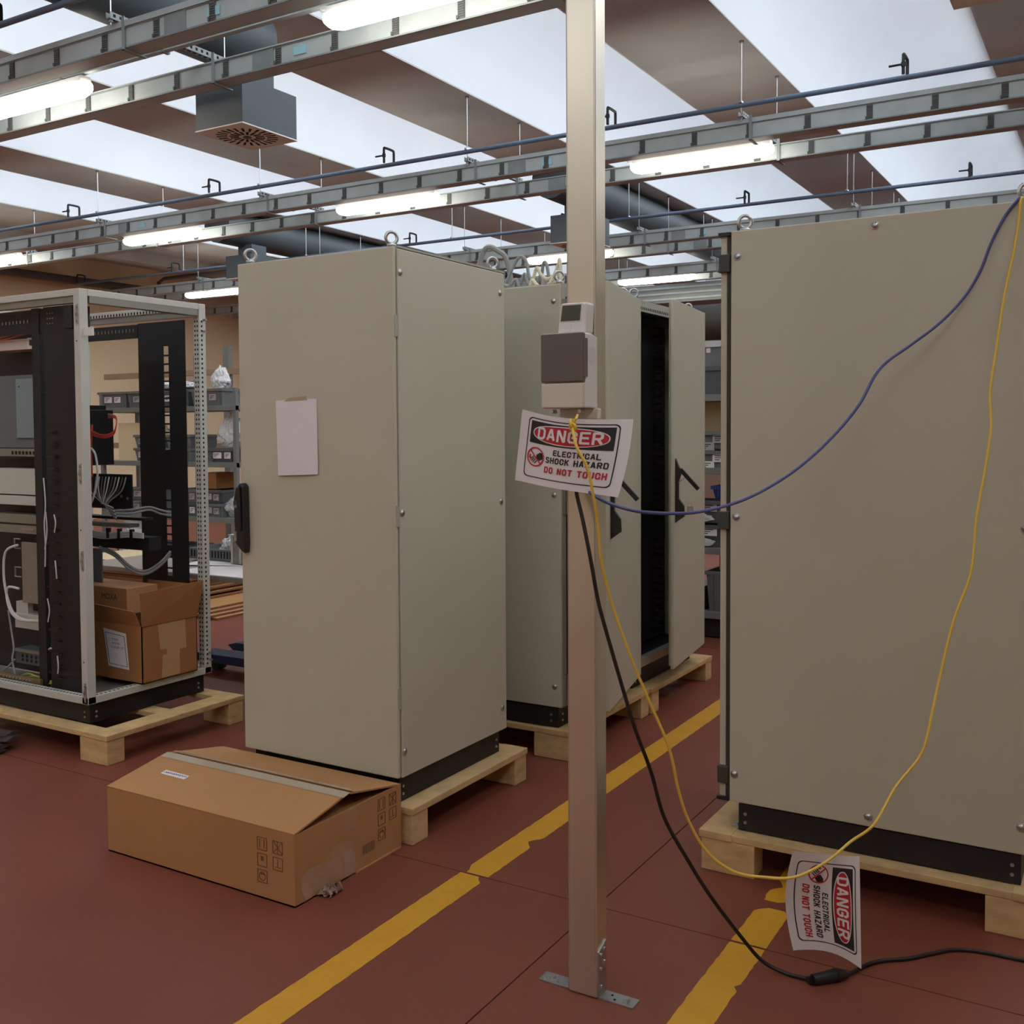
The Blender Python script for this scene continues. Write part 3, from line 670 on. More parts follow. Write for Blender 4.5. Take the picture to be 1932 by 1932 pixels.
def sign_art(t, surf, italic):
    """paper coords in millimetres, 297 x 210, y up; surf(x, y, lift) -> world point"""
    def put(name, V, F, m, lift, label=None):
        b = MB(); b.add([surf(v[0], v[1], lift) for v in V], F)
        me = bpy.data.meshes.new(name); me.from_pydata(b.v, [], b.f); me.materials.append(m); o = bpy.data.objects.new(name, me); COL.objects.link(o)
        o.parent = t; o.matrix_parent_inverse = inv(t)
        if label: o['label'] = label
        return o
    def rr(x0, x1, y0, y1, r, n=6):
        P = []
        for cx, cy, a in ((x1-r, y1-r, 0), (x0+r, y1-r, 90), (x0+r, y0+r, 180), (x1-r, y0+r, 270)):
            for i in range(n+1):
                q = math.radians(a+90*i/n); P.append((cx+r*math.cos(q), cy+r*math.sin(q)))
        return P
    def densify(P, step=8):
        out = []
        for i, p in enumerate(P):
            q = P[(i+1) % len(P)]; d = math.hypot(q[0]-p[0], q[1]-p[1]); k = max(1, int(d/step))
            out += [(p[0]+(q[0]-p[0])*j/k, p[1]+(q[1]-p[1])*j/k) for j in range(k)]
        return out
    def ringm(name, Po, Pi, m, lift):
        n = len(Po); put(name, Po+Pi, [(i, (i+1) % n, (i+1) % n+n, i+n) for i in range(n)], m, lift)
    o = densify(rr(26, 271, 20, 196, 13)); c = (148.5, 108)
    i_ = [(c[0]+(p[0]-c[0])*(1-2.9/122), c[1]+(p[1]-c[1])*(1-2.9/88)) for p in o]
    ringm('border', o, i_, INK, .0003)
    def gridrect(name, x0, x1, y0, y1, m, lift, k=10):
        V = [(x0+(x1-x0)*i/k, y0+(y1-y0)*j/10) for j in range(11) for i in range(k+1)]
        put(name, V, [(j*(k+1)+i, j*(k+1)+i+1, (j+1)*(k+1)+i+1, (j+1)*(k+1)+i) for j in range(10) for i in range(k)], m, lift)
    gridrect('black_field', 36, 262, 122, 187, INK, .0003, 40)
    def ell2(name, cx, cy, rx, ry, m, lift):
        k = 40; V = [(cx, cy)]+[(cx+rx*math.copysign(abs(math.cos(2*PI*i/k))**.86, math.cos(2*PI*i/k)), cy+ry*math.copysign(abs(math.sin(2*PI*i/k))**.86, math.sin(2*PI*i/k))) for i in range(k)]
        # concentric rings so that the patch follows the bent paper
        W = [(cx, cy)]; F = []
        for r_ in (.2, .4, .6, .8, 1.0): W += [(cx+(p[0]-cx)*r_, cy+(p[1]-cy)*r_) for p in V[1:]]
        F += [(0, 1+i, 1+(i+1) % k) for i in range(k)]
        for r_ in range(4): F += [(1+r_*k+i, 1+(r_+1)*k+i, 1+(r_+1)*k+(i+1) % k, 1+r_*k+(i+1) % k) for i in range(k)]
        put(name, W, F, m, lift)
    ell2('white_oval', 149, 154.5, 103, 28.5, WPR, .0006); ell2('red_oval', 149, 154.5, 100, 25.5, RED, .0009)
    def word(name, s, x0, x1, y0, y1, m, lift, bold, sh=0):
        V, F = block_text(s, x0, x1, y0, y1, bold, sh); put(name, V, F, m, lift)
    word('danger_lettering', 'DANGER', 62, 237, 137, 173, WPR, .0012, .26)
    sh = .16 if italic else 0
    word('black_lettering', 'ELECTRICAL', 117, 239, 95, 112, INK, .0005, .30, sh)
    word('black_lettering', 'SHOCK HAZARD', 97, 258, 71, 89, INK, .0005, .30, sh)
    word('red_lettering', 'DO NOT TOUCH', 96, 259, 41, 60, RED, .0005, .32, sh)
    # prohibition pictogram with a hand
    cx, cy, R = 62, 82, 29
    k = 36; ringm('prohibition_ring', [(cx+R*math.cos(2*PI*i/k), cy+R*math.sin(2*PI*i/k)) for i in range(k)], [(cx+(R-4)*math.cos(2*PI*i/k), cy+(R-4)*math.sin(2*PI*i/k)) for i in range(k)], RED, .0007)
    a = math.radians(-44); c_, s_ = math.cos(a), math.sin(a)
    rot = lambda x, y: (cx+x*c_-y*s_, cy+x*s_+y*c_)
    put('prohibition_bar', [rot(-26, -2), rot(0, -2), rot(26, -2), rot(26, 2), rot(0, 2), rot(-26, 2)], [(0, 1, 4, 5), (1, 2, 3, 4)], RED, .0008)
    V = [(64, 88), (76, 97), (86, 96), (88, 86), (86, 78), (76, 72), (66, 78)]
    put('hand_symbol', V, [tuple(range(7))], INK, .0005)
    hv = []; hf = []
    for i, (x, y, l) in enumerate(((56, 84, 12), (59, 80, 15), (63, 76, 15), (68, 72, 12))):
        dx, dy = -.62, -.78; nx, ny = .78, -.62; n0 = len(hv)
        hv += [(x+nx*1.5, y+ny*1.5), (x-nx*1.5, y-ny*1.5), (x-nx*1.5+dx*l, y-ny*1.5+dy*l), (x+nx*1.5+dx*l, y+ny*1.5+dy*l)]; hf.append((n0, n0+1, n0+2, n0+3))
    put('hand_symbol', hv, hf, INK, .0005)
    put('spark_symbol', [(41, 88), (47, 86), (46, 80), (50, 79), (46, 66), (44, 74), (40, 76)], [tuple(range(7))], RED, .0005)
def bil(q, u, v): return q[3].lerp(q[2], u).lerp(q[0].lerp(q[1], u), v)
# sign on the post: TL TR BR BL
def sign1():
    q = [Vector((-1.420, 2.440, 1.618)), Vector((-1.118, 2.500, 1.584)), Vector((-1.145, 2.462, 1.384)), Vector((-1.452, 2.452, 1.424))]
    t = thing('warning_sign', 'danger sheet hung on the aluminium post below the white box', 'sign', (-1.27, 2.43, 1.5))
    n0 = Vector((.30, -.95, .03)).normalized()
    def surf(x, y, lift):
        u, v = x/297, y/210
        p = bil(q, u, v)
        p = p+Vector((0, -1, 0))*(.045*math.sin(PI*min(1, u*1.02))**1.3*(.75+.25*v)) + Vector((0, 0, -.010))*math.sin(PI*u*1.15)*v
        p += Vector((.02, 0, 0))*max(0, u-.75)*4*math.sin(PI*v)*.35
        return tuple(p+n0*lift*2.6)
    b = MB().grid(lambda u, v: surf(u*297, v*210, 0), 24, 12).build('sheet', PAPER, t, smooth=True)
    sign_art(t, surf, False); return t
sign1()
def sign2():
    # landscape sheet turned a quarter clockwise: paper top edge is at the right
    q = [Vector((-.626, 2.930, .370)), Vector((-.613, 2.905, .064)), Vector((-.800, 2.880, .072)), Vector((-.795, 2.860, .372))]
    # order: paper TL -> upper right, TR -> lower right, BR -> lower left, BL -> upper left
    t = thing('warning_sign', 'danger sheet turned sideways, hanging low on the yellow cord beside the pallet', 'sign', (-.71, 2.9, .07))
    n0 = Vector((.25, -.96, .08)).normalized()
    def surf(x, y, lift):
        u, v = x/297, y/210
        p = bil(q, u, v)
        p = p+Vector((.0, .055, 0))*math.sin(PI*(1-v)*.9)*(.6+.4*u)+Vector((-.022, 0, 0))*math.sin(PI*u)*(1-v)
        p += Vector((0, 0, -.014))*math.sin(PI*(1-v))*(1-u)
        return tuple(p+n0*lift*2.6)
    b = MB().grid(lambda u, v: surf(u*297, v*210, 0), 24, 16).build('sheet', PAPER, t, smooth=True)
    sign_art(t, surf, True); return t
sign2()
# ---- cords
def cord(name, label, pts, r, m, k=6, extra=None):
    t = thing(name, label, 'cable', pts[0])
    MB().tube(smoothpts(pts, k), r, 8).build('cable', m, t, smooth=True); return t
yel = [(-1.24, 2.386, 1.577), (-1.219, 2.368, 1.521), (-1.195, 2.380, 1.467), (-1.185, 2.395, 1.398), (-1.183, 2.42, 1.314), (-1.182, 2.44, 1.215), (-1.171, 2.48, 1.099), (-1.135, 2.52, 0.953), (-1.104, 2.56, 0.84), (-1.059, 2.6, 0.699), (-1.043, 2.63, 0.576), (-1.024, 2.66, 0.482), (-0.985, 2.7, 0.389), (-0.922, 2.74, 0.333), (-0.852, 2.78, 0.318), (-0.775, 2.82, 0.32), (-0.704, 2.878, 0.357), (-0.655, 2.95, 0.398), (-0.597, 2.98, 0.45), (-0.554, 3.05, 0.541), (-0.492, 3.1, 0.637), (-0.471, 3.14, 0.752), (-0.456, 3.18, 0.853), (-0.428, 3.22, 1.003), (-0.389, 3.26, 1.14), (-0.381, 3.3, 1.292), (-0.362, 3.34, 1.446), (-0.352, 3.37, 1.571), (-0.358, 3.39, 1.666), (-0.346, 3.42, 1.794), (-0.329, 3.45, 1.954), (-0.308, 3.47, 2.081), (-0.296, 3.482, 2.177), (-0.291, 3.488, 2.243), (-.285, 3.52, 2.254), (-.25, 3.62, 2.252), (-.2, 3.75, 2.252)]
yc = cord('yellow_cord', 'yellow cord looping from the post sign over the floor up to the right cabinet', yel, .0042, YEL)
MB().torus((-1.24, 2.388, 1.577), (1, 0, .3), .011, .0042, 14, 6).torus((-1.236, 2.384, 1.568), (.2, 1, .4), .009, .0042, 14, 6).tube([(-1.24, 2.39, 1.577), (-1.232, 2.392, 1.59), (-1.236, 2.41, 1.6)], .0035, 6).tube([(-1.24, 2.39, 1.577), (-1.246, 2.39, 1.589)], .0035, 6).build('knot', YEL, yc, smooth=True)
blu = [(-1.271, 2.493, 1.424), (-1.245, 2.46, 1.41), (-1.205, 2.44, 1.39), (-1.169, 2.46, 1.368), (-1.111, 2.5, 1.347), (-1.054, 2.58, 1.337), (-1.002, 2.68, 1.336), (-0.938, 2.8, 1.356), (-0.879, 2.9, 1.394), (-0.816, 3.0, 1.452), (-0.75, 3.1, 1.535), (-0.695, 3.19, 1.629), (-0.664, 3.26, 1.718), (-0.638, 3.32, 1.765), (-0.578, 3.37, 1.817), (-0.502, 3.42, 1.885), (-0.441, 3.46, 1.962), (-0.398, 3.475, 2.042), (-0.371, 3.481, 2.121), (-0.335, 3.486, 2.198), (-0.302, 3.487, 2.242), (-.29, 3.51, 2.256), (-.27, 3.6, 2.25)]
cord('blue_cable', 'thin blue cable sagging from the post to the top of the right cabinet', blu, .0045, BLUEC)
bk = [(-1.274, 2.492, 1.42), (-1.272, 2.47, 1.399), (-1.246, 2.46, 1.316), (-1.223, 2.46, 1.211), (-1.205, 2.47, 1.097), (-1.176, 2.49, 0.969), (-1.149, 2.51, 0.853), (-1.129, 2.54, 0.748), (-1.103, 2.58, 0.632), (-1.082, 2.62, 0.499), (-1.047, 2.68, 0.381), (-0.991, 2.74, 0.249), (-0.925, 2.82, 0.11), (-.88, 2.865, .035), (-0.821, 2.882, 0.008), (-0.761, 2.884, 0.007), (-0.725, 2.888, 0.01), (-.665, 2.956, .01), (-0.639, 3.025, 0.007), (-0.6, 3.089, 0.007), (-0.536, 3.143, 0.006), (-0.474, 3.215, 0.006), (-0.423, 3.27, 0.006), (-0.354, 3.296, 0.006), (-0.239, 3.306, 0.006), (-.1, 3.33, .006)]
bc = cord('floor_cable', 'black power cable running from the post down to a connector on the floor', bk, .0055, BLKC)
MB().cyl((-.738, 2.872, .015), (-.69, 2.926, .015), .015, 10, .019).cyl((-.69, 2.926, .015), (-.665, 2.955, .012), .02, 10, .011).cyl((-.738, 2.872, .014), (-.756, 2.882, .008), .013, 10, .007).build('connector', BLKP, bc, smooth=True)

# ================================================================== OPEN RACK (left)
def rack():
    x0, x1, y0, y1 = -5.49, -4.288, 3.195, 3.977; z0, z1 = .244, 2.244
    t = thing('open_rack', 'open rack frame without side panels, wired equipment and black panels inside', 'rack', ((x0+x1)/2, (y0+y1)/2, .144))
    pw = .046
    holes = MB()
    for (px, py) in ((x1-pw, y0), (x1-pw, y1-pw), (x0, y0), (x0, y1-pw)):
        p = MB().box(px, px+pw, py, py+pw, z0, z1-.03).build('post', FRAME, t, bevel=.003)
        if py == y1-pw and px > -5:   # perforated rear post
            hb = MB(); z = z0+.05
            while z < z1-.08:
                hb.box(px+.010, px+.018, py-.0006, py, z, z+.011); hb.box(px+.028, px+.036, py-.0006, py, z, z+.011); hb.box(px+pw, px+pw+.0006, py+.012, py+.022, z, z+.011); z += .025
            hb.build('punched_holes', HOLE, t)['kind'] = 'stuff'
            for z in (2.16, 2.10, .36, .32): MB().cyl((px+pw, py+.03, z), (px+pw+.022, py+.03, z), .007, 8).build('stud', ZINC, t)
        if py == y0 and px > -5:
            for z in (2.12, 1.36, .94, .30):
                MB().prism([(px+.022, z-.045), (px+.036, z-.045), (px+.036, z+.05), (px+.022, z+.05), (px+.012, z)], y0-.003, y0+.001, 'y').build('lock_plate', ZINC, t)
                MB().cyl((px+.028, y0-.006, z+.035), (px+.028, y0, z+.035), .006, 8).cyl((px+.028, y0-.006, z-.03), (px+.028, y0, z-.03), .006, 8).cyl((px+.024, y0-.005, z), (px+.024, y0, z), .009, 10).build('lock_screws', STEEL, t)
            for z in (1.995, 1.09, .45): MB().cyl((px+.02, y0-.0008, z), (px+.02, y0, z), .004, 8).build('hole', HOLE, t)
    zt = z1-.045
    for a in ((x0, x1, y0, y0+pw), (x0, x1, y1-pw, y1), (x0, x0+pw, y0+pw, y1-pw), (x1-pw, x1, y0+pw, y1-pw)):
        MB().box(*a, zt+.012, z1).build('top_rail', FRAME, t, bevel=.003)
        MB().box(a[0]+.012*(a[1]-a[0] > .1), a[1]-.012*(a[1]-a[0] > .1), a[2]+.01, a[3]-.01, zt-.02, zt+.012).build('top_rail_inner', STEEL, t)
        MB().box(*a, z0, z0+.035).build('bottom_rail', FRAME, t, bevel=.002)
    hb = MB(); y = y0+.06
    while y < y1-.06: hb.box(x1-.028, x1-.016, y, y+.012, z0+.035, z0+.0358); hb.box(x1-pw+.008, x1-pw+.0088, y, y+.008, zt-.012, zt); hb.box(x1-pw-.0008, x1-pw, y, y+.01, zt+.015, zt+.03); y += .025
    x = x0+.06
    while x < x1-.06: hb.box(x, x+.012, y0+.016, y0+.028, z0+.035, z0+.0358); hb.box(x, x+.01, y1-pw-.0008, y1-pw, zt+.015, zt+.03); x += .025
    hb.build('punched_holes', HOLE, t)['kind'] = 'stuff'
    MB().box(x0+.03, x1-.03, y0+.03, y1-.03, .144, .238).build('plinth', BLK, t, bevel=.002)
    for (x, y, rz) in ((x1-.065, y0+.03, 0), (x1-.03, y0+.065, PI/2), (x1-.03, y1-.07, PI/2)):
        for dz in (.028, .052): child('bolt', BOLT, t, (x, y, .144+dz), (0, 0, rz))
    MB().box(x0+pw, x1-pw, y0+pw, y1-pw, z0, z0+.012).build('floor_plate', STEEL, t)
    # black cable panels: near pair and rear pair with a ladder slot between
    rung = MB().box(-.02, .02, -.004, .004, 0, .009).mesh('rung', BLK)
    def blackpair(yy, zb, zt2):
        MB().box(-4.786, -4.582, yy, yy+.004, zb, zt2).build('cable_panel', BLK, t)
        MB().box(-4.541, -4.41, yy, yy+.004, zb, zt2).build('cable_panel', BLK, t)
        MB().box(-4.60, -4.52, yy+.0005, yy+.0035, 2.03, zt2).build('panel_bridge', BLK, t)
        MB().box(-4.60, -4.52, yy+.0005, yy+.0035, 1.24, 1.46).build('panel_bridge', BLK, t)
        MB().box(-4.60, -4.52, yy+.0005, yy+.0035, .86, .93).build('panel_bridge', BLK, t)
        z = zb+.02
        while z < 2.02:
            if not (1.22 < z < 1.46 or .84 < z < .93): child('rung', rung, t, (-4.5615, yy+.004, z))
            z += .047
    blackpair(3.94, .262, 2.165); 
    # near panel is a deep black channel with combs of fingers
    MB().box(-4.786, -4.725, 3.283, 3.303, .262, 2.185).build('cable_panel', BLK, t)
    MB().box(-4.69, -4.41, 3.283, 3.303, .262, 2.185).build('cable_panel', BLK, t)
    z = .33
    while z < 1.98:
        if not (1.5 < z < 1.62 or 1.02 < z < 1.12): child('rung', rung, t, (-4.7075, 3.293, z))
        z += .11
    fb = MB(); z = .32
    while z < 1.6: fb.box(-4.64, -4.60, 3.262, 3.283, z, z+.008); fb.box(-4.63, -4.57, 3.258, 3.262, z, z+.006); z += .062
    fb.build('cable_fingers', BLKP, t)['kind'] = 'stuff'
    # dark side channels running from front to back along the cable panels
    MB().box(-4.786, -4.77, 3.303, 3.46, .262, 2.1).build('side_channel', BLK, t)
    # upper black cross bars with punched slots
    MB().box(x0+.05, -4.43, 3.287, 3.300, 2.06, 2.180).build('cross_bar', BLK, t)
    MB().box(x0+.05, -4.786, 3.935, 3.95, 2.085, 2.16).build('cross_bar', BLK, t)
    MB().box(-4.41, -4.352, 3.20, 3.30, 2.06, 2.17).build('cross_bar', BLK, t)
    hb = MB(); x = -5.3
    while x < -4.80: hb.box(x, x+.006, 3.9342, 3.935, 2.12, 2.138); hb.box(x, x+.009, 3.2822, 3.283, 2.115, 2.13); x += .03
    for x in (-4.66, -4.64, -4.62): hb.box(x, x+.007, 3.2822, 3.283, 2.10, 2.106); hb.box(x, x+.01, 3.2822, 3.283, 2.125, 2.131); hb.box(x, x+.007, 3.2822, 3.283, 2.15, 2.156)
    hb.build('bright_slots', STEEL, t)['kind'] = 'stuff'
    MB().box(x0+.05, -4.787, 3.46, 3.47, .262, 2.15).build('back_panel', BLK, t)
    MB().box(-4.30, -4.222, 3.215, 3.222, 2.018, 2.058).build('tag_plate', PLW, t)
    # perforated white mounting rail at the back left
    MB().box(-5.26, -5.23, 3.93, 3.96, .262, 2.2).build('mounting_rail', FRAME, t)
    hb = MB(); z = .32
    while z < 2.1: hb.box(-5.25, -5.24, 3.9294, 3.93, z, z+.016); z += .042
    hb.build('punched_holes', HOLE, t)['kind'] = 'stuff'
    # sheet strips seen through the ladder slot
    for za, zb in ((1.47, 1.85), (1.29, 1.36), (1.08, 1.2), (.55, .62)):
        MB().box(-4.76, -4.70, 3.44, 3.445, za, zb).build('mounting_strip', STEEL, t)
    return t
rack(); pallet('wooden pallet under the open rack on the left', -5.6, -4.07, 3.125, 4.0)
# equipment inside the rack (front opening)
ye = 3.34
def eq(name, label, cat): return thing(name, label, cat, (-5.0, ye, 1.0))
o = eq('power_supply', 'small white supply unit with a black plug, top of the open rack', 'power supply')
MB().box(-5.2, -4.80, ye, ye+.11, 1.99, 2.045).build('case', PLB, o, bevel=.003)
MB().box(-4.90, -4.795, ye-.004, ye, 1.99, 2.048).build('front_plate', PLW, o); MB().box(-4.85, -4.81, ye-.03, ye-.004, 2.005, 2.035).build('plug', BLKP, o, bevel=.004)
for i, (a, b_) in enumerate((((-5.2, ye-.01, 2.04), (-4.83, ye-.02, 2.075)), ((-5.2, ye, 2.05), (-4.86, ye-.015, 2.085)))):
    MB().tube(smoothpts([a, (-5.0, ye-.03, 2.05+.015*i), b_], 5), .004, 6).build('lead', REDC, o)
o = eq('monitor_panel', 'pale blue-grey flat panel in a dark frame inside the open rack', 'panel')
MB().box(-5.25, -4.78, ye+.02, ye+.03, 1.48, 1.86).build('frame', GREYP, o)
MB().box(-5.03, -4.79, ye+.01, ye+.02, 1.53, 1.84).build('plate', BLGR, o, bevel=.003)
for x, z in ((-4.82, 1.60), (-4.815, 1.7), (-5.0, 1.8)): MB().cyl((x, ye+.008, z), (x, ye+.01, z), .004, 8).build('screw', HOLE, o)
MB().box(-4.84, -4.80, ye+.007, ye+.01, 1.535, 1.56).build('label', PLW, o)
o = eq('connector_strip', 'grey strip of sockets below the pale panel in the open rack', 'connector strip')
MB().box(-5.25, -4.785, ye, ye+.09, 1.435, 1.475).build('body', STEEL, o)
for i in range(9): MB().box(-5.06+i*.03, -5.045+i*.03, ye-.002, ye, 1.445, 1.462).build('socket', HOLE, o)
o = eq('sheet_metal_unit', 'beige sheet metal unit in the middle of the open rack', 'rack unit')
MB().box(-5.25, -4.78, ye, ye+.11, 1.235, 1.37).build('body', FRAME, o, bevel=.002); MB().box(-5.25, -4.78, ye-.01, ye+.11, 1.18, 1.228).build('tray', FRAME, o, bevel=.002)
MB().cyl((-4.85, ye-.0115, 1.205), (-4.85, ye-.01, 1.205), .004, 8).build('hole', HOLE, o)
o = eq('rack_module', 'grey flat module under the beige unit in the open rack', 'rack unit')
MB().box(-5.25, -4.78, ye, ye+.11, 1.03, 1.13).build('body', STEEL, o, bevel=.002); MB().box(-5.25, -4.78, ye-.004, ye, 1.075, 1.083).build('groove', HOLE, o); MB().box(-4.98, -4.88, ye-.008, ye, 1.05, 1.056).build('pull', ZINC, o)
o = eq('mounting_plate', 'grey rectangular plate with handles low in the open rack', 'plate')
MB().box(-5.0, -4.78, ye, ye+.012, .665, .985).build('plate', STEEL, o, bevel=.004)
for z in (.80, .95): MB().tube([(-5.0, ye-.004, z), (-5.05, ye-.004, z), (-5.05, ye-.004, z+.05), (-5.0, ye-.004, z+.05)], .004, 6).build('handle', ZINC, o)
for x, z in ((-4.93, .70), (-4.92, .76), (-4.90, .90)): MB().cyl((x, ye-.004, z), (x, ye, z), .005, 8).build('screw', ZINC, o)
o = eq('cable_tray_box', 'white box section with bent grey cables near the bottom of the open rack', 'rack unit')
MB().box(-5.1, -4.78, ye+.02, ye+.11, .52, .60).build('body', FRAME, o, bevel=.003); MB().box(-5.1, -5.0, ye+.03, ye+.06, .60, .66).build('upright', FRAME, o)
o = eq('vent_tray', 'dark perforated tray at the bottom of the open rack', 'rack unit')
MB().box(-5.1, -4.78, ye+.02, ye+.11, .33, .41).build('body', GREYP2, o, bevel=.002); MB().box(-5.1, -4.78, ye+.01, ye+.02, .395, .41).build('lip', STEEL, o)
for i in range(7):
    for j in range(2): MB().cyl((-5.04+i*.038, ye+.018, .352+j*.022), (-5.04+i*.038, ye+.0195, .352+j*.022), .009, 10).build('vent_hole', HOLE, o)
o = thing('earth_bar', 'copper earth bar with green and yellow wires on the rack floor', 'earth bar', (-4.95, 3.27, .26))
MB().box(-5.3, -4.75, 3.26, 3.275, .262, .30).build('bar', mat('copper_dull', (150, 128, 96), .4, .6), o)
for i in range(16): MB().cyl((-5.25+i*.028, 3.255, .285), (-5.25+i*.028, 3.26, .285), .006, 8).build('terminal', ZINC, o)
for i in range(5): MB().tube(smoothpts([(-5.0+i*.05, 3.29, .27), (-4.9+i*.06, 3.30, .305-.006*i), (-4.78+i*.05, 3.31, .275), (-4.6+.05*i, 3.32, .262)], 5), .005, 6).build('earth_wire', GRNY, o)
def wires(label, paths, m, r=.005):
    t = thing('wiring', label, 'cable', paths[0][0])
    for p in paths: MB().tube(smoothpts(p, 5), r, 6).build('wire', m, t, smooth=True)
    return t
wires('white cable loops at the left edge inside the open rack', [[(-5.0, ye-.02, .97), (-5.09, ye-.03, .93), (-5.11, ye-.03, .8), (-5.08, ye-.03, .68), (-5.02, ye-.03, .60), (-4.9, ye-.02, .575), (-4.80, ye-.02, .59)], [(-5.0, ye-.02, .74), (-5.07, ye-.03, .745), (-5.09, ye-.03, .70), (-5.06, ye-.03, .62), (-4.98, ye-.03, .58), (-4.84, ye-.02, .585)]], WHC, .007)
wires('thin grey cable dropping to the rack floor on the left', [[(-5.08, ye-.03, .62), (-5.07, ye-.02, .5), (-5.055, ye-.02, .42), (-5.07, ye-.02, .36), (-5.05, ye-.02, .28)], [(-5.05, ye-.02, .36), (-5.1, ye-.02, .32), (-5.15, ye-.02, .29)]], GRC, .005)
wires('thin white wires threaded through the near black cable panel', [[(-4.705, 3.275, 1.33), (-4.69, 3.272, 1.2), (-4.70, 3.27, 1.10), (-4.695, 3.27, 1.0), (-4.705, 3.272, .88)], [(-4.69, 3.272, 1.16), (-4.68, 3.27, 1.06), (-4.70, 3.27, .97)], [(-4.60, 3.255, 1.15), (-4.585, 3.252, 1.11), (-4.60, 3.255, 1.06)], [(-4.60, 3.255, .92), (-4.59, 3.252, .88), (-4.59, 3.255, .83)], [(-4.69, 3.27, .72), (-4.675, 3.27, .66), (-4.69, 3.27, .6)], [(-4.69, 3.27, .46), (-4.67, 3.268, .47), (-4.665, 3.268, .465)], [(-4.60, 3.255, .44), (-4.59, 3.252, .39), (-4.60, 3.255, .35)]], WHC, .0035)
# things seen through the open right side of the rack
o = thing('junction_box', 'black box with red leads in the open rack beside the front post', 'electrical box', (-4.9, 3.7, 1.38))
MB().box(-5.05, -4.805, 3.62, 3.78, 1.38, 1.68).build('case', BLKP, o, bevel=.004); MB().box(-5.0, -4.84, 3.64, 3.76, 1.68, 1.705).build('lid', BLKP, o)
for i in range(3): MB().tube(smoothpts([(-4.9, 3.60, 1.63-.01*i), (-4.80, 3.60, 1.585-.012*i), (-4.70, 3.62, 1.545-.008*i), (-4.645, 3.65, 1.56-.008*i), (-4.63, 3.66, 1.60), (-4.66, 3.68, 1.645-.006*i), (-4.72, 3.68, 1.655-.01*i)], 5), .0033, 6).build('lead', REDC, o)
MB().tube(smoothpts([(-4.79, 3.63, 1.6), (-4.79, 3.62, 1.45), (-4.785, 3.62, 1.32)], 4), .006, 6).build('lead', REDC, o)
o = thing('terminal_panel', 'black terminal plate fanning out thin brown and white wires in the rack', 'terminal plate', (-4.8, 3.72, 1.2))
MB().box(-5.0, -4.62, 3.74, 3.75, 1.14, 1.33).build('plate', BLK, o)
for i in range(12):
    u = i/11; MB().tube(smoothpts([(-4.95+.30*u, 3.73, 1.315), (-4.93+.26*u, 3.715, 1.25-.02*abs(u-.5)), (-4.82+.05*u, 3.70, 1.18-.02*u), (-4.72+.03*u, 3.70, 1.148-.006*i)], 5), .004, 5).build('wire', [WHC, mat('wire_brown', (104, 70, 66), .6), GRC][i % 3], o)
for x, z in ((-4.70, 1.21), (-4.65, 1.2), (-4.86, 1.17)): MB().cyl((x, 3.735, z), (x, 3.74, z), .008, 8).build('screw', ZINC, o)
wires('pair of grey cables running to the rear black panel in the rack', [[(-4.74, 3.70, 1.13), (-4.62, 3.74, 1.14), (-4.58, 3.82, 1.15), (-4.56, 3.88, 1.13), (-4.52, 3.92, 1.115)], [(-4.74, 3.70, 1.115), (-4.62, 3.74, 1.12), (-4.58, 3.82, 1.135), (-4.56, 3.88, 1.11), (-4.52, 3.92, 1.10)]], GRC, .006)
wires('looped white cable in front of the terminal plate in the rack', [[(-4.80, 3.62, 1.48), (-4.755, 3.62, 1.44), (-4.74, 3.62, 1.33), (-4.77, 3.61, 1.2), (-4.84, 3.60, 1.12), (-4.95, 3.6, 1.08)]], WHC, .006)
o = thing('support_beam', 'dark horizontal cable beam across the rack with bundled white wires', 'beam', (-4.7, 3.75, .98))
MB().box(-5.1, -4.44, 3.70, 3.78, .93, 1.0).build('beam', BLK, o)
for i in range(5): MB().tube(smoothpts([(-5.0, 3.69, 1.03-.008*i), (-4.8, 3.69, 1.012-.008*i), (-4.6, 3.69, 1.025-.007*i), (-4.47, 3.69, 1.022-.006*i)], 4), .004, 5).build('wire', WHC, o)
for x in (-4.75, -4.66, -4.56): MB().box(x-.008, x+.008, 3.68, 3.70, .985, 1.04).build('tie', BLKP, o)
MB().box(-5.0, -4.6, 3.70, 3.77, 1.045, 1.065).build('upper_rod', STEEL, o); MB().box(-5.0, -4.5, 3.72, 3.78, 1.085, 1.10).build('upper_bar', BLK, o)
wires('thick grey cable drooping under the dark beam in the rack', [[(-4.84, 3.70, .93), (-4.74, 3.72, .90), (-4.66, 3.75, .83), (-4.60, 3.80, .80), (-4.55, 3.86, .84), (-4.53, 3.92, .90)], [(-4.84, 3.70, .92), (-4.74, 3.72, .885), (-4.66, 3.75, .815), (-4.60, 3.80, .785), (-4.55, 3.86, .825), (-4.53, 3.92, .885)]], GRC, .008)
o = tag(MB().box(-5.0, -4.80, 3.68, 3.69, .63, .925).build('grey_plate', mat('grey_plate', (112, 112, 118), .5), None, bevel=.004), 'plain grey mounting plate hanging beside the front post of the rack', 'plate')
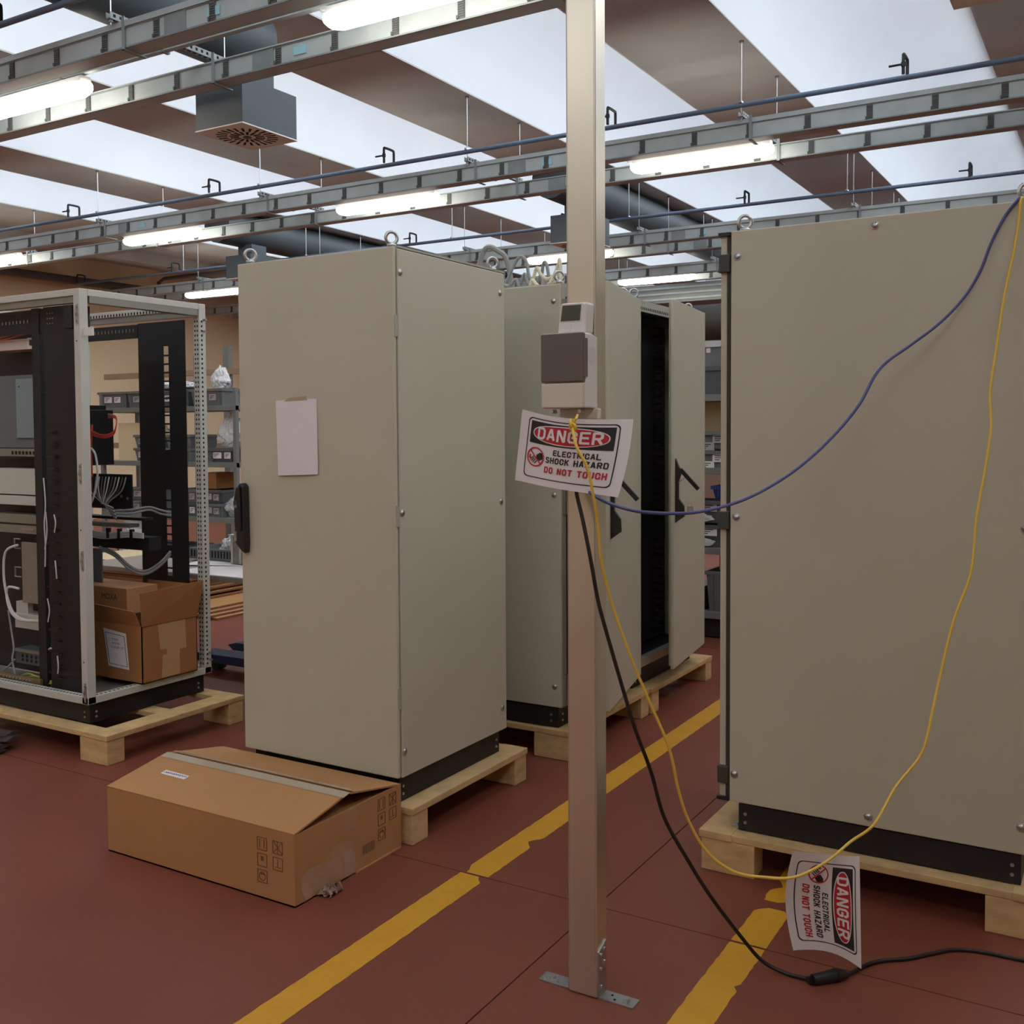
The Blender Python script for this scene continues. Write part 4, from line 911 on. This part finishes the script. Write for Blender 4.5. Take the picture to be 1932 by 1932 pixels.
# open cardboard box standing in the rack
def open_box():
    t = thing('open_carton', 'open brown cardboard box with raised flaps inside the rack frame', 'carton', (-4.45, 3.62, .28))
    x0, x1, y0, y1, z0, z1 = -4.70, -4.268, 3.50, 3.86, .282, .575
    th = .005
    for a in ((x0, x1, y0, y0+th), (x0, x1, y1-th, y1), (x0, x0+th, y0, y1), (x1-th, x1, y0, y1)): MB().box(*a, z0, z1).build('wall', CARDD, t)
    MB().box(x0, x1, y0, y1, z0, z0+.005).build('bottom', CARDD, t)
    def flap(q):
        b = MB().add(q, [(0, 1, 2, 3)]).build('flap', CARDD, t); m = b.modifiers.new('s', 'SOLIDIFY'); m.thickness = .004; return b
    flap([(x1, y0, z1), (x1, y1, z1), (x1+.03, y1+.02, z1+.19), (x1+.015, y0-.02, z1+.175)])
    flap([(x0, y0, z1), (x1-.01, y0, z1), (x1-.02, y0-.03, z1+.08), (x0, y0-.03, z1+.10)])
    flap([(x0, y1, z1), (x1, y1, z1), (x1, y1+.05, z1+.16), (x0, y1+.05, z1+.16)])
    MB().add([(-4.56, y0-.002, .545), (-4.385, y0-.002, .53), (-4.365, y0-.002, .345), (-4.525, y0-.002, .35)], [(0, 1, 2, 3)]).build('label', PAPER, t)
    lb = MB()
    for (a, c) in (((-4.545, .525), (-4.40, .515)), ((-4.545, .525), (-4.515, .365)), ((-4.40, .515), (-4.378, .36)), ((-4.515, .365), (-4.378, .36))):
        lb.tube([(a[0], y0-.0028, a[1]), (c[0], y0-.0028, c[1])], .0012, 4)
    lb.build('label_border', INK, t)
    k = 0
    for s_, xa, xb, z in (('PC DUAN', -4.495, -4.445, .492), ('SWITCHES', -4.495, -4.435, .472), ('172.20.200  127', -4.50, -4.405, .452)):
        V, F = text2d(s_, xa, xb, z-.005, z+.006, .005); MB().add([(v[0], y0-.003, v[1]) for v in V], F).build('label_line', INK, t)
    x = x1+.0008
    MB().add([(x, 3.60, .572), (x, 3.78, .572), (x, 3.785, .42), (x, 3.74, .42), (x, 3.74, .29), (x, 3.62, .29), (x, 3.63, .41), (x, 3.655, .405), (x, 3.655, .435), (x, 3.615, .44)], [tuple(range(10))]).build('tape', mat('brown_tape', (186, 146, 104), .45), t)
    b2 = thing('product_carton', 'smaller printed cardboard box standing behind the open carton in the rack', 'carton', (-4.72, 3.7, .3))
    MB().box(-4.95, -4.50, 3.60, 3.80, .60, .738).build('body', CARD, b2, bevel=.003); MB().box(-4.94, -4.72, 3.61, 3.79, .262, .60).build('lower_body', CARD, b2)
    V, F = text2d('MOXA', -4.70, -4.575, .672, .703, .0); MB().add([(v[0], 3.5992, v[1]) for v in V], F).build('lettering', INK, b2)
open_box()
# ================================================================== BIG CARTON on the floor
def big_carton():
    x0, x1, y0, y1, z1 = -3.247, -2.320, 2.492, 3.068, .240; zr = .292; ym = 2.78; th = .006
    t = thing('floor_carton', 'large low cardboard box with tented flaps on the floor', 'carton', ((x0+x1)/2, (y0+y1)/2, 0))
    for a in ((x0, x1, y0, y0+th), (x0, x1, y1-th, y1), (x0, x0+th, y0+th, y1-th), (x1-th, x1, y0+th, y1-th)): MB().box(*a, .001, z1).build('wall', CARD, t)
    MB().box(x0, x1, y0, y1, .001, .006).build('bottom', CARD, t)
    def slab(q, nm, m):
        b = MB().add(q, [(0, 1, 2, 3)]).build(nm, m, t); s = b.modifiers.new('s', 'SOLIDIFY'); s.thickness = .006; s.offset = 1; return b
    slab([(x0, y0, z1), (x1, y0, z1), (x1-.004, ym-.008, zr), (x0+.004, ym-.008, zr)], 'flap', CARD)
    slab([(x0+.004, ym+.004, zr+.002), (x1-.004, ym+.004, zr+.002), (x1, y1, z1), (x0, y1, z1)], 'flap', CARD)
    # inner short flaps lying flat
    slab([(x0+.01, y0+.01, z1-.006), (x0+.3, y0+.01, z1-.02), (x0+.3, y1-.01, z1-.02), (x0+.01, y1-.01, z1-.006)], 'inner_flap', CARDD)
    slab([(x1-.3, y0+.01, z1-.02), (x1-.008, y0+.01, z1-.005), (x1-.008, y1-.01, z1-.005), (x1-.3, y1-.01, z1-.02)], 'inner_flap', CARDD)
    def onfront(x, s):   # point on the front flap at fraction s from the hinge
        return (x, y0+(ym-.008-y0)*s, z1+(zr-z1)*s+.0075)
    def onback(x, s):
        return (x, y1+(ym+.004-y1)*s, z1+(zr+.002-z1)*s+.0075)
    MB().add([onfront(x0+.01, .86), onfront(x1+.005, .86), onfront(x1+.005, .995), onfront(x0+.01, .995)], [(0, 1, 2, 3)]).build('tape_strip', TAPE, t)
    MB().add([onback(x0+.02, .93), onback(x1-.005, .93), onback(x1+.0, .998), onback(x0+.02, .998)], [(0, 1, 2, 3)]).build('tape_strip', TAPE, t)
    sl = MB().add([onfront(-3.12, .50), onfront(-2.99, .49), onfront(-2.99, .585), onfront(-3.12, .595)], [(0, 1, 2, 3)]).build('address_slip', PAPER, t)
    sb = MB(); rnd = random.Random(3)
    for i in range(11):
        xa = -3.11+i*.0105; pts = [onfront(xa+rnd.uniform(-.002, .002), .52+rnd.uniform(0, .012)) for _ in range(1)]+[onfront(xa+.006, .565), onfront(xa+.009, .53+rnd.uniform(0, .02))]
        sb.tube([(p[0], p[1], p[2]+.0005) for p in pts], .0009, 4)
    sb.build('handwriting', INK, sl)['kind'] = 'stuff'
    # printed handling marks, front face
    y = y0-.0006
    def line(b, pts, r=.0013): b.tube(pts, r, 4)
    def icons(F, nm):
        for i, (a, c) in enumerate(((0, .16), (0, .105), (0, .05), (.07, .16), (.07, .105))):
            b = MB(); s = .042
            sq = [(a, c), (a+s, c), (a+s, c+s), (a, c+s), (a, c)]
            for p, q in zip(sq, sq[1:]): line(b, [F(*p), F(*q)])
            if i == 3: line(b, [F(a+.002, c+.002), F(a+s, c+s)]); line(b, [F(a+.002, c+s), F(a+s, c)]); line(b, [F(a+s/2, c), F(a+s/2, c+s)])
            if i == 0: line(b, [F(a+.01, c+.006), F(a+.01, c+s-.006)]); line(b, [F(a+.03, c+.006), F(a+.03, c+s-.006)])
            if i == 1: b.add([F(a+.014, c+.018), F(a+.028, c+.018), F(a+.028, c+.034), F(a+.014, c+.034)], [(0, 1, 2, 3)])
            if i == 2: line(b, [F(a+.021+.014*math.cos(q), c+.021+.014*math.sin(q)) for q in [k*PI/8 for k in range(0, 17)]]); b.add([F(a+.012, c+.026), F(a+.03, c+.026), F(a+.03, c+.032), F(a+.012, c+.032)], [(0, 1, 2, 3)])
            if i == 4: line(b, [F(a+.008, c+.01), F(a+.034, c+.01)]); line(b, [F(a+.021, c+.01), F(a+.021, c+.036)])
            b.build(nm, PRINT, t)
    icons(lambda a, c: (-2.485+a, y, c+.005), 'printed_mark')
    icons(lambda a, c: (x1+.0006, 2.93+a*.95, c+.02), 'printed_mark')
    b = MB()
    for i in range(9): b.add([(x1+.0007, 2.84+i*.008, .05), (x1+.0007, 2.844+i*.008, .05), (x1+.0007, 2.844+i*.008, .085), (x1+.0007, 2.84+i*.008, .085)], [(0, 1, 2, 3)])
    b.build('barcode', PRINT, t)['kind'] = 'stuff'
    # clear packing tape on the end
    MB().add([(x1+.001, 2.745, .235), (x1+.001, 2.81, .238), (x1+.001, 2.81, .165), (x1+.001, 2.745, .17)], [(0, 1, 2, 3)]).build('clear_tape', TAPEW, t)
    MB().add([(x1+.001, 2.735, .095), (x1+.001, 2.80, .10), (x1+.003, 2.80, .03), (x1+.004, 2.735, .02)], [(0, 1, 2, 3)]).build('clear_tape', TAPEW, t)
    rnd = random.Random(5)
    b = MB().grid(lambda u, v: (x1+.002+.018*(1-v)**2*(1+math.sin(u*19+v*7))*.6+.006*noise.noise((u*6, v*6, 2)), 2.52+.26*u, .012+.13*v*(.6+.4*u)+.01*math.sin(u*11)), 22, 10)
    b.build('loose_tape', TAPEW, t)
    b = MB().grid(lambda u, v: (x1+.008+.045*u+.02*noise.noise((u*7, v*7, 9)), 2.60+.07*v+.025*noise.noise((u*5, v*5, 4)), .004+.022*abs(noise.noise((u*8, v*8, 1)))*2), 10, 10)
    b.build('torn_tape', mat('torn_film', (150, 120, 108), .3), t)
    MB().box(x1, x1+.006, 2.80, 3.06, .001, .006).build('bottom_lip', CARD, t)
big_carton()
# ---- dark rag bundle, far left
def rag():
    t = thing('strap_bundle', 'crumpled bundle of dark straps on the floor at the left edge', 'straps', (-4.85, 3.02, 0))
    for i in range(5):
        rnd = random.Random(i); z = .012+.014*i; yy = 2.965+.025*i
        p = [(-5.35+.1*k, yy+rnd.uniform(-.03, .03), z+rnd.uniform(0, .014)) for k in range(5)]+[(-4.78, yy, z+.008), (-4.70+rnd.uniform(-.05, .04), yy+.01, z+.012)]
        q = smoothpts(p, 5); b = MB(); n = len(q)
        vs = []
        for v in q: vs += [v+Vector((0, -.045, -.006)), v+Vector((0, 0, .010)), v+Vector((0, .045, -.004)), v+Vector((0, 0, -.012))]
        b.add(vs, [(k*4+j, k*4+(j+1) % 4, (k+1)*4+(j+1) % 4, (k+1)*4+j) for k in range(n-1) for j in range(4)]+[(0, 1, 2, 3), tuple((n-1)*4+j for j in range(4))])
        b.build('strap', RAG, t)
rag()
# ================================================================== cables on the cabinets behind
def coils(name, label, paths, m, r):
    t = thing(name, label, 'cable', paths[0][0])
    for p in paths: MB().tube(smoothpts(p, 6), r, 7).build('cable', m, t, smooth=True)
    return t
coils('cable_bundle', 'loose white cable loops on the roof of the cabinet behind the post', [
    [(-2.90, 4.74, 2.256), (-2.86, 4.72, 2.30), (-2.81, 4.70, 2.37), (-2.77, 4.70, 2.44), (-2.735, 4.70, 2.462), (-2.705, 4.70, 2.43), (-2.695, 4.70, 2.37), (-2.675, 4.70, 2.33), (-2.64, 4.70, 2.328), (-2.61, 4.69, 2.36), (-2.595, 4.68, 2.41), (-2.57, 4.67, 2.40), (-2.55, 4.68, 2.256)],
    [(-2.72, 4.64, 2.256), (-2.70, 4.64, 2.33), (-2.68, 4.64, 2.36), (-2.67, 4.64, 2.32), (-2.645, 4.64, 2.29), (-2.61, 4.64, 2.30), (-2.585, 4.64, 2.35), (-2.57, 4.63, 2.256)],
    [(-2.86, 4.60, 2.256), (-2.83, 4.60, 2.33), (-2.79, 4.60, 2.31), (-2.75, 4.6, 2.30), (-2.71, 4.6, 2.33), (-2.69, 4.6, 2.256)]], GRC, .009)
coils('cable_bundle', 'cream cable loops beside the eye bolt of the cabinet behind the post', [
    [(-2.60, 4.58, 2.256), (-2.595, 4.58, 2.33), (-2.575, 4.58, 2.375), (-2.555, 4.58, 2.34), (-2.52, 4.58, 2.315), (-2.48, 4.58, 2.33), (-2.455, 4.58, 2.38), (-2.44, 4.57, 2.40), (-2.42, 4.56, 2.256)],
    [(-2.59, 4.54, 2.256), (-2.58, 4.54, 2.31), (-2.555, 4.54, 2.275), (-2.51, 4.54, 2.262), (-2.46, 4.54, 2.285), (-2.43, 4.54, 2.34), (-2.415, 4.54, 2.256)],
    [(-2.57, 4.50, 2.256), (-2.56, 4.50, 2.30), (-2.52, 4.50, 2.268), (-2.47, 4.5, 2.27), (-2.43, 4.5, 2.31), (-2.42, 4.5, 2.256)]], CRC, .009)
coils('hose_arch', 'grey hose arching above the rear of the taped-paper cabinet', [
    [(-3.06, 4.72, 2.25), (-3.02, 4.72, 2.40), (-2.99, 4.72, 2.50), (-2.95, 4.72, 2.535), (-2.90, 4.74, 2.51), (-2.86, 4.76, 2.46), (-2.84, 4.80, 2.258)]], GRC, .014)
# ================================================================== SHELVING
def shelving(label, x0, x1, y0, y1, levels, top):
    t = thing('shelving_unit', label, 'shelving', ((x0+x1)/2, (y0+y1)/2, 0))
    for x in (x0, x1-.04):
        for y in (y0, y1-.04): MB().box(x, x+.04, y, y+.04, 0, top).build('upright', SHELF, t)
    for z in levels: MB().box(x0, x1, y0-.004, y1, z-.05, z).build('shelf_board', SHELF, t, bevel=.003)
    return t
LV = [.235, .70, 1.25, 1.81]
shelving('grey metal shelving on the left, loaded with plastic bins', -9.50, -7.48, 7.3, 7.8, LV, 1.98)
shelving('grey metal shelving seen in the gap left of the right cabinet', -3.55, -1.65, 7.3, 7.8, [.20, .68, 1.27, 1.81], 1.96)
def bin_proto(name, w, d, h, m):
    """open plastic crate with rim, tapered walls; origin bottom centre front"""
    t = bpy.data.objects.new(name, None); COL.objects.link(t)
    ins = .02
    b = MB()
    b.add([(-w/2+ins, ins, 0), (w/2-ins, ins, 0), (w/2-ins, d-ins, 0), (-w/2+ins, d-ins, 0), (-w/2, 0, h), (w/2, 0, h), (w/2, d, h), (-w/2, d, h)], [(0, 3, 2, 1), (0, 1, 5, 4), (1, 2, 6, 5), (2, 3, 7, 6), (3, 0, 4, 7)])
    o = b.build('body', m, t); s = o.modifiers.new('s', 'SOLIDIFY'); s.thickness = .006; s.offset = -1
    r = MB().box(-w/2-.008, w/2+.008, -.010, .004, h-.025, h).box(-w/2-.008, w/2+.008, d-.004, d+.01, h-.025, h).box(-w/2-.008, -w/2+.004, .004, d-.004, h-.025, h).box(w/2-.004, w/2+.008, .004, d-.004, h-.025, h)
    r.build('rim', m, t)
    for x in (-w/2+.05, w/2-.05): MB().box(x-.006, x+.006, -.004, .012, .01, h-.025).build('rib', m, t)
    return t
LBL = MB().box(-.06, .06, -.001, .001, -.03, .03).mesh('bin_label', PAPER)
LBT = MB()
for i in range(3): LBT.box(-.045, .03-.02*i, -.0014, -.001, .012-.014*i, .018-.014*i)
LBTM = LBT.mesh('label_print', INK)
PR = {}
def place_bin(label, x, y, z, w, h, m, group, labels=((-.06, .5, 1),), d=.38):
    key = (round(w, 3), round(h, 3), m.name)
    if key not in PR:
        t = bin_proto('storage_bin', w, d, h, m); PR[key] = t
    else: t = dup(PR[key], (0, 0, 0))
    t.location = (x, y, z); tag(t, label, 'bin', group)
    for (dx, fz, sc_) in labels:
        zl = h*fz; yl = .02*(1-zl/h)-.006
        l = bpy.data.objects.new('bin_label', LBL); COL.objects.link(l); l.parent = t; l.location = (dx, yl, zl); l.scale = (sc_, 1, min(1, h*.6/.06))
        q = bpy.data.objects.new('label_print', LBTM); COL.objects.link(q); q.parent = l
    return t
# left unit bins: (level description, z, height, x list)
rows = [('on the top shelf', 1.81, .17, [-9.32, -8.86, -8.38, -7.90], 0, .44), 
        ('lower layer on the upper middle shelf', 1.25, .135, [-8.80, -8.32, -7.70], 0, .36), ('upper layer on the upper middle shelf', 1.388, .135, [-8.80, -8.32], 0, .36),
        ('lower layer on the lower middle shelf', .70, .135, [-9.3, -8.93, -8.2, -7.86, -7.62], 0, .33), ('upper layer on the lower middle shelf', .838, .135, [-8.9, -8.2, -7.86], 0, .33),
        ('on the bottom shelf', .235, .15, [-9.15, -8.80, -8.42, -8.0], 0, .33)]
for nm, z, h, xs_, _, w_ in rows:
    for i, x in enumerate(xs_):
        if nm.startswith('lower layer on the lower') and i == 4: continue
        place_bin('grey bin %s of the left shelving, %s from left' % (nm, ORD[i]), x, 7.32, z, w_, h, GREYP if (i+len(nm)) % 3 else GREYP2, 'bins on the left shelving', ((-.07, .5, 1.0), (.08, .5, .8)) if w_ > .35 else ((-.05, .5, .9), (.07, .45, .7)))
def crumple(name, label, c, s, m, cat='bag', seed=0, peak=0):
    bm = bmesh.new(); bmesh.ops.create_icosphere(bm, subdivisions=4, radius=1)
    for v in bm.verts:
        d = v.co.normalized(); n = .25*noise.noise(d*2.1+Vector((seed, 0, 0)))+.16*noise.noise(d*5+Vector((0, seed, 0)))+.08*abs(noise.noise(d*11+Vector((seed, 1, 0))))
        v.co = d*(1+n)
        if peak and d.z > 0: v.co.x *= 1-.75*d.z*peak; v.co.y *= 1-.75*d.z*peak; v.co.z *= 1+.3*peak
        v.co = Vector((v.co.x*s[0], v.co.y*s[1], max(v.co.z, -.82)*s[2]))
    lo = min(v.co.z for v in bm.verts)
    me = bpy.data.meshes.new(name); bm.to_mesh(me); bm.free(); me.materials.append(m)
    o = bpy.data.objects.new(name, me); COL.objects.link(o); o.location = (c[0], c[1], c[2]-lo)
    tag(o, label, cat); return o
crumple('plastic_bag', 'crumpled clear plastic bag on the lowest bins of the left shelving', (-9.07, 7.45, .393), (.22, .14, .15), BAG, seed=2)
crumple('plastic_bag', 'pointed clear plastic bag on the upper middle left shelf', (-7.70, 7.47, 1.40), (.17, .12, .17), BAG, seed=5, peak=1)
crumple('plastic_bag', 'white plastic wrap lying over the bins on top of the left shelving', (-8.55, 7.5, 1.985), (.34, .12, .05), mat('white_film', (214, 214, 216), .4), seed=9)
crumple('plastic_bag', 'small white plastic bag standing on top of the left shelving', (-7.88, 7.5, 1.985), (.10, .09, .11), mat('white_film', (214, 214, 216), .4), seed=12, peak=.6)
crumple('plastic_bag', 'grey plastic bag on the lower middle left shelf', (-7.65, 7.5, .70), (.15, .14, .12), BAG, seed=20)
def carton(label, x, y, z, w, d, h, m, cat='carton', name='small_carton', strip=True):
    t = thing(name, label, cat, (x, y, z))
    MB().box(x-w/2, x+w/2, y, y+d, z, z+h).build('body', m, t, bevel=.002)
    if strip: MB().box(x-.02, x+.02, y-.0008, y+d, z+h, z+h+.0008).build('tape', TAPE, t)
    return t
carton('cream carton on the upper middle left shelf beside the rack post', -9.12, 7.40, 1.25, .42, .3, .40, CREAM)
carton('brown carton at the right end of the lower middle left shelf', -8.02, 7.42, .976, .26, .3, .16, CARDD)
carton('dark brown carton on the bottom shelf of the left shelving', -8.95, 7.52, .70, .3, .2, .001+.2, mat('dark_carton', (96, 62, 44), .8))
for i, (x, w_, m, lb) in enumerate(((-9.38, .13, WHC, 'white'), (-9.23, .10, REDC, 'red'), (-9.08, .16, CREAM, 'cream'))):
    carton('small %s product box lying on bins of the lower middle left shelf' % lb, x+.0, 7.36, .838, w_, .2, .10, m, 'box', 'product_box', False)
# pallet rack and posts behind
t = thing('pallet_rack', 'tall grey pallet rack frame behind the left shelving', 'rack', (-9.5, 9.1, 0))
for x in (-9.42, -10.92):
    for y in (9.0, 9.9): MB().box(x, x+.09, y, y+.07, 0, 2.58).build('upright', SHELF, t)
    MB().tube([(x+.045, 9.03, 1.8), (x+.045, 9.93, 2.3)], .015, 6).build('brace', SHELF, t); MB().tube([(x+.045, 9.93, 1.3), (x+.045, 9.03, 1.8)], .015, 6).build('brace', SHELF, t)
MB().box(-11.6, -7.2, 8.99, 9.05, 2.24, 2.31).build('load_beam', mat('beam_brown', (150, 128, 108), .6), t)
MB().box(-11.6, -7.2, 8.99, 9.05, 2.24-.9, 2.31-.9).build('load_beam', mat('beam_brown', (150, 128, 108), .6), t)
MB().box(-7.2, -7.11, 9.0, 9.07, 0, 2.58).build('upright', SHELF, t)
# right unit content (seen in the narrow gap)
RB = 'bins on the right shelving'
place_bin('large grey bin on the top shelf of the right shelving', -2.66, 7.32, 1.81, .50, .20, GREYP2, RB, ((-.16, .5, 1.3),))
for i, (x, lb) in enumerate(((-2.95, 'left'), (-2.69, 'middle'), (-2.46, 'right'))):
    t = thing('folding_crate', 'upright grey crate standing on the top bin of the right shelving, %s one' % lb, 'crate', (x, 7.36, 2.012), 'upright crates on the right shelving')
    MB().box(x-.115, x+.115, 7.36, 7.62, 2.013, 2.21).build('body', GREYP, t, bevel=.004); MB().add([(x-.12, 7.355, 2.205), (x+.12, 7.355, 2.205), (x+.10, 7.345, 2.16), (x-.10, 7.345, 2.16)], [(0, 1, 2, 3)]).build('flap', mat('light_grey_plastic', (170, 172, 172), .5), t); MB().box(x-.012, x+.02, 7.357, 7.36, 2.12, 2.155).build('tag', PAPER, t)
carton('cream cardboard at the back of the upper middle right shelf', -2.7, 7.6, 1.27, .9, .15, .50, CREAM, 'cardboard', 'cream_carton', False)
for i, (z, nm) in enumerate(((1.27, 'lower'), (1.41, 'upper'))):
    place_bin('grey labelled bin on the upper middle right shelf, %s layer' % nm, -2.68, 7.31, z, .48, .125, GREYP, RB, ((-.13, .58, 1.1), (.11, .58, 1.1), (0, .14, .9)), .25)
carton('small black box on the bins of the upper middle right shelf', -2.85, 7.34, 1.537, .12, .1, .09, BLKP, 'box', 'black_box', False)
place_bin('small blue bin on the lower middle right shelf', -2.545, 7.33, 1.035, .20, .10, BLUEP, RB, ((.05, .5, .5),), .16)
for i, (z, nm) in enumerate(((.68, 'lower'), (.86, 'upper'))):
    place_bin('tall grey bin with bagged parts on the lower middle right shelf, %s layer' % nm, -2.68, 7.31, z, .48, .165, GREYP2, RB, ((.02, .7, 1.0),), .28)
    crumple('parts_bag', 'flat clear bag stuck on the front of the %s grey bin of the right shelving' % nm, (-2.76, 7.296, z+.012), (.13, .008, .032), BAG, 'bag', 30+i)
place_bin('tall grey bin on the bottom right shelf', -2.56, 7.33, .20, .26, .30, GREYP, RB, ((.06, .65, .6),), .3)
carton('dark box on the bottom right shelf', -2.84, 7.36, .20, .26, .3, .18, BLKP, 'box', 'dark_box', False)
carton('brown cardboard pieces standing on the bottom right bin', -2.55, 7.42, .502, .14, .02, .15, CARD, 'cardboard', 'cardboard_piece', False)
tag(MB().box(-3.4, -1.8, 7.34, 7.78, .005, .14).build('dark_crate', BLK, None, bevel=.01), 'low black crate under the right shelving', 'crate')
# ================================================================== WORK TABLE and clutter behind the rack
t = thing('work_table', 'work table with white sheets between the rack and the taped-paper cabinet', 'table', (-4.5, 4.7, 0))
MB().box(-5.80, -3.6, 4.28, 5.05, .685, .715).build('tabletop', TABLE, t, bevel=.003)
for x in (-5.76, -3.70):
    for y in (4.33, 4.95): MB().box(x, x+.05, y, y+.05, 0, .685).build('leg', BLK, t)
def sheet(label, q, z):
    b = MB().grid(lambda u, v: tuple(Vector((*q[0], z)).lerp(Vector((*q[1], z)), u).lerp(Vector((*q[3], z)).lerp(Vector((*q[2], z)), u), v)+Vector((0, 0, .004*math.sin(u*5)*v+.002))), 8, 8)
    o = b.build('paper_sheet', PAPER, None); m = o.modifiers.new('s', 'SOLIDIFY'); m.thickness = .001; tag(o, label, 'paper', 'white sheets on the work table')
sheet('large white sheet at the front edge of the work table', [(-4.95, 4.29), (-4.2, 4.285), (-4.15, 4.62), (-4.92, 4.66)], .716)
sheet('white sheet lying behind the front one on the work table', [(-5.10, 4.5), (-4.6, 4.68), (-4.7, 4.98), (-5.2, 4.85)], .722)
t = thing('perforated_tray', 'grey slotted plastic tray on the work table', 'tray', (-5.1, 4.75, .73))
MB().box(-5.28, -4.86, 4.72, 4.735, .735, .80).box(-5.28, -4.86, 4.98, 4.995, .735, .80).box(-5.28, -5.265, 4.735, 4.98, .735, .80).box(-4.875, -4.86, 4.735, 4.98, .735, .80).box(-5.28, -4.86, 4.72, 4.995, .730, .735).build('tray_body', GREYP, t)
for i in range(15): MB().box(-5.26+i*.027, -5.248+i*.027, 4.7185, 4.72, .745, .79).build('slot', HOLE, t)
t = thing('metal_case', 'riveted metal box with light edge strips on the work table', 'box', (-4.73, 4.62, .725))
MB().box(-4.84, -4.55, 4.66, 4.92, .728, .905).build('body', STEEL, t, bevel=.003)
for x in (-4.83, -4.76, -4.69): MB().box(x, x+.012, 4.655, 4.66, .73, .90).build('edge_strip', FRAME, t)
MB().box(-4.85, -4.54, 4.65, 4.93, .905, .912).build('lid', FRAME, t)
for i in range(4):
    for x in (-4.80, -4.725): MB().cyl((x, 4.657, .76+i*.04), (x, 4.66, .76+i*.04), .005, 8).build('rivet', ZINC, t)
tag(MB().torus((-4.70, 4.78, .93), (.2, .3, 1), .06, .012, 20, 8).build('red_cable_ring', REDC, None, smooth=True), 'coil of red cable lying on the riveted metal box', 'cable')
crumple('plastic_bag', 'grey plastic bag behind the slotted tray on the work table', (-4.98, 4.83, .737), (.09, .07, .08), BAG, seed=41)
# flat cardboard sheets piled on the floor behind the rack
for i in range(20):
    rnd = random.Random(100+i); z = .02+i*.021; low = i < 4
    xa, xb = -8.35+rnd.uniform(-.05, .05), (-6.43-.05*i if low else -6.95+rnd.uniform(-.07, .05))
    ya, yb = 6.02+rnd.uniform(-.02, .05), 6.85+rnd.uniform(-.05, .05)
    t = thing('cardboard_sheet', 'flat corrugated cardboard sheet, number of its pile unclear, behind the open rack' if 0 < i < 19 else ('topmost flat cardboard sheet of the pile behind the open rack' if i else 'lowest, longest cardboard sheet of the pile on the floor'), 'cardboard', (xa, ya, z), 'flat cardboard sheets piled behind the rack')
    if 0 < i < 19: t['label'] = 'flat cardboard sheet in the pile behind the open rack, %s from the floor' % (ORD+['eleventh', 'twelfth', 'thirteenth', 'fourteenth', 'fifteenth', 'sixteenth', 'seventeenth', 'eighteenth', 'nineteenth', 'twentieth'])[i]
    MB().box(xa, xb, ya, yb, z-.019, z-.0005).build('flutes', CARDE, t); MB().box(xa-.002, xb+.002, ya-.003, yb+.003, z-.0035, z).build('liner', CREAM if i == 19 else CARD, t)
# blue pallet jack
t = thing('pallet_jack', 'blue pallet jack fork pointing out beside the taped-paper cabinet', 'pallet jack', (-5.0, 5.0, 0))
for dy in (0, .34):
    MB().prism([(-5.30, .095), (-5.22, .115), (-4.0, .12), (-4.0, .06), (-5.25, .06)], 4.72+dy, 4.87+dy, 'y').build('fork', BLUEJ, t, bevel=.004)
    MB().cyl((-5.1, 4.76+dy, .035), (-5.1, 4.83+dy, .035), .034, 14).build('roller', BLKP, t); MB().cyl((-4.1, 4.76+dy, .035), (-4.1, 4.83+dy, .035), .034, 14).build('roller', BLKP, t)
MB().box(-4.0, -3.9, 4.72, 5.21, .05, .4).build('mast', BLUEJ, t)
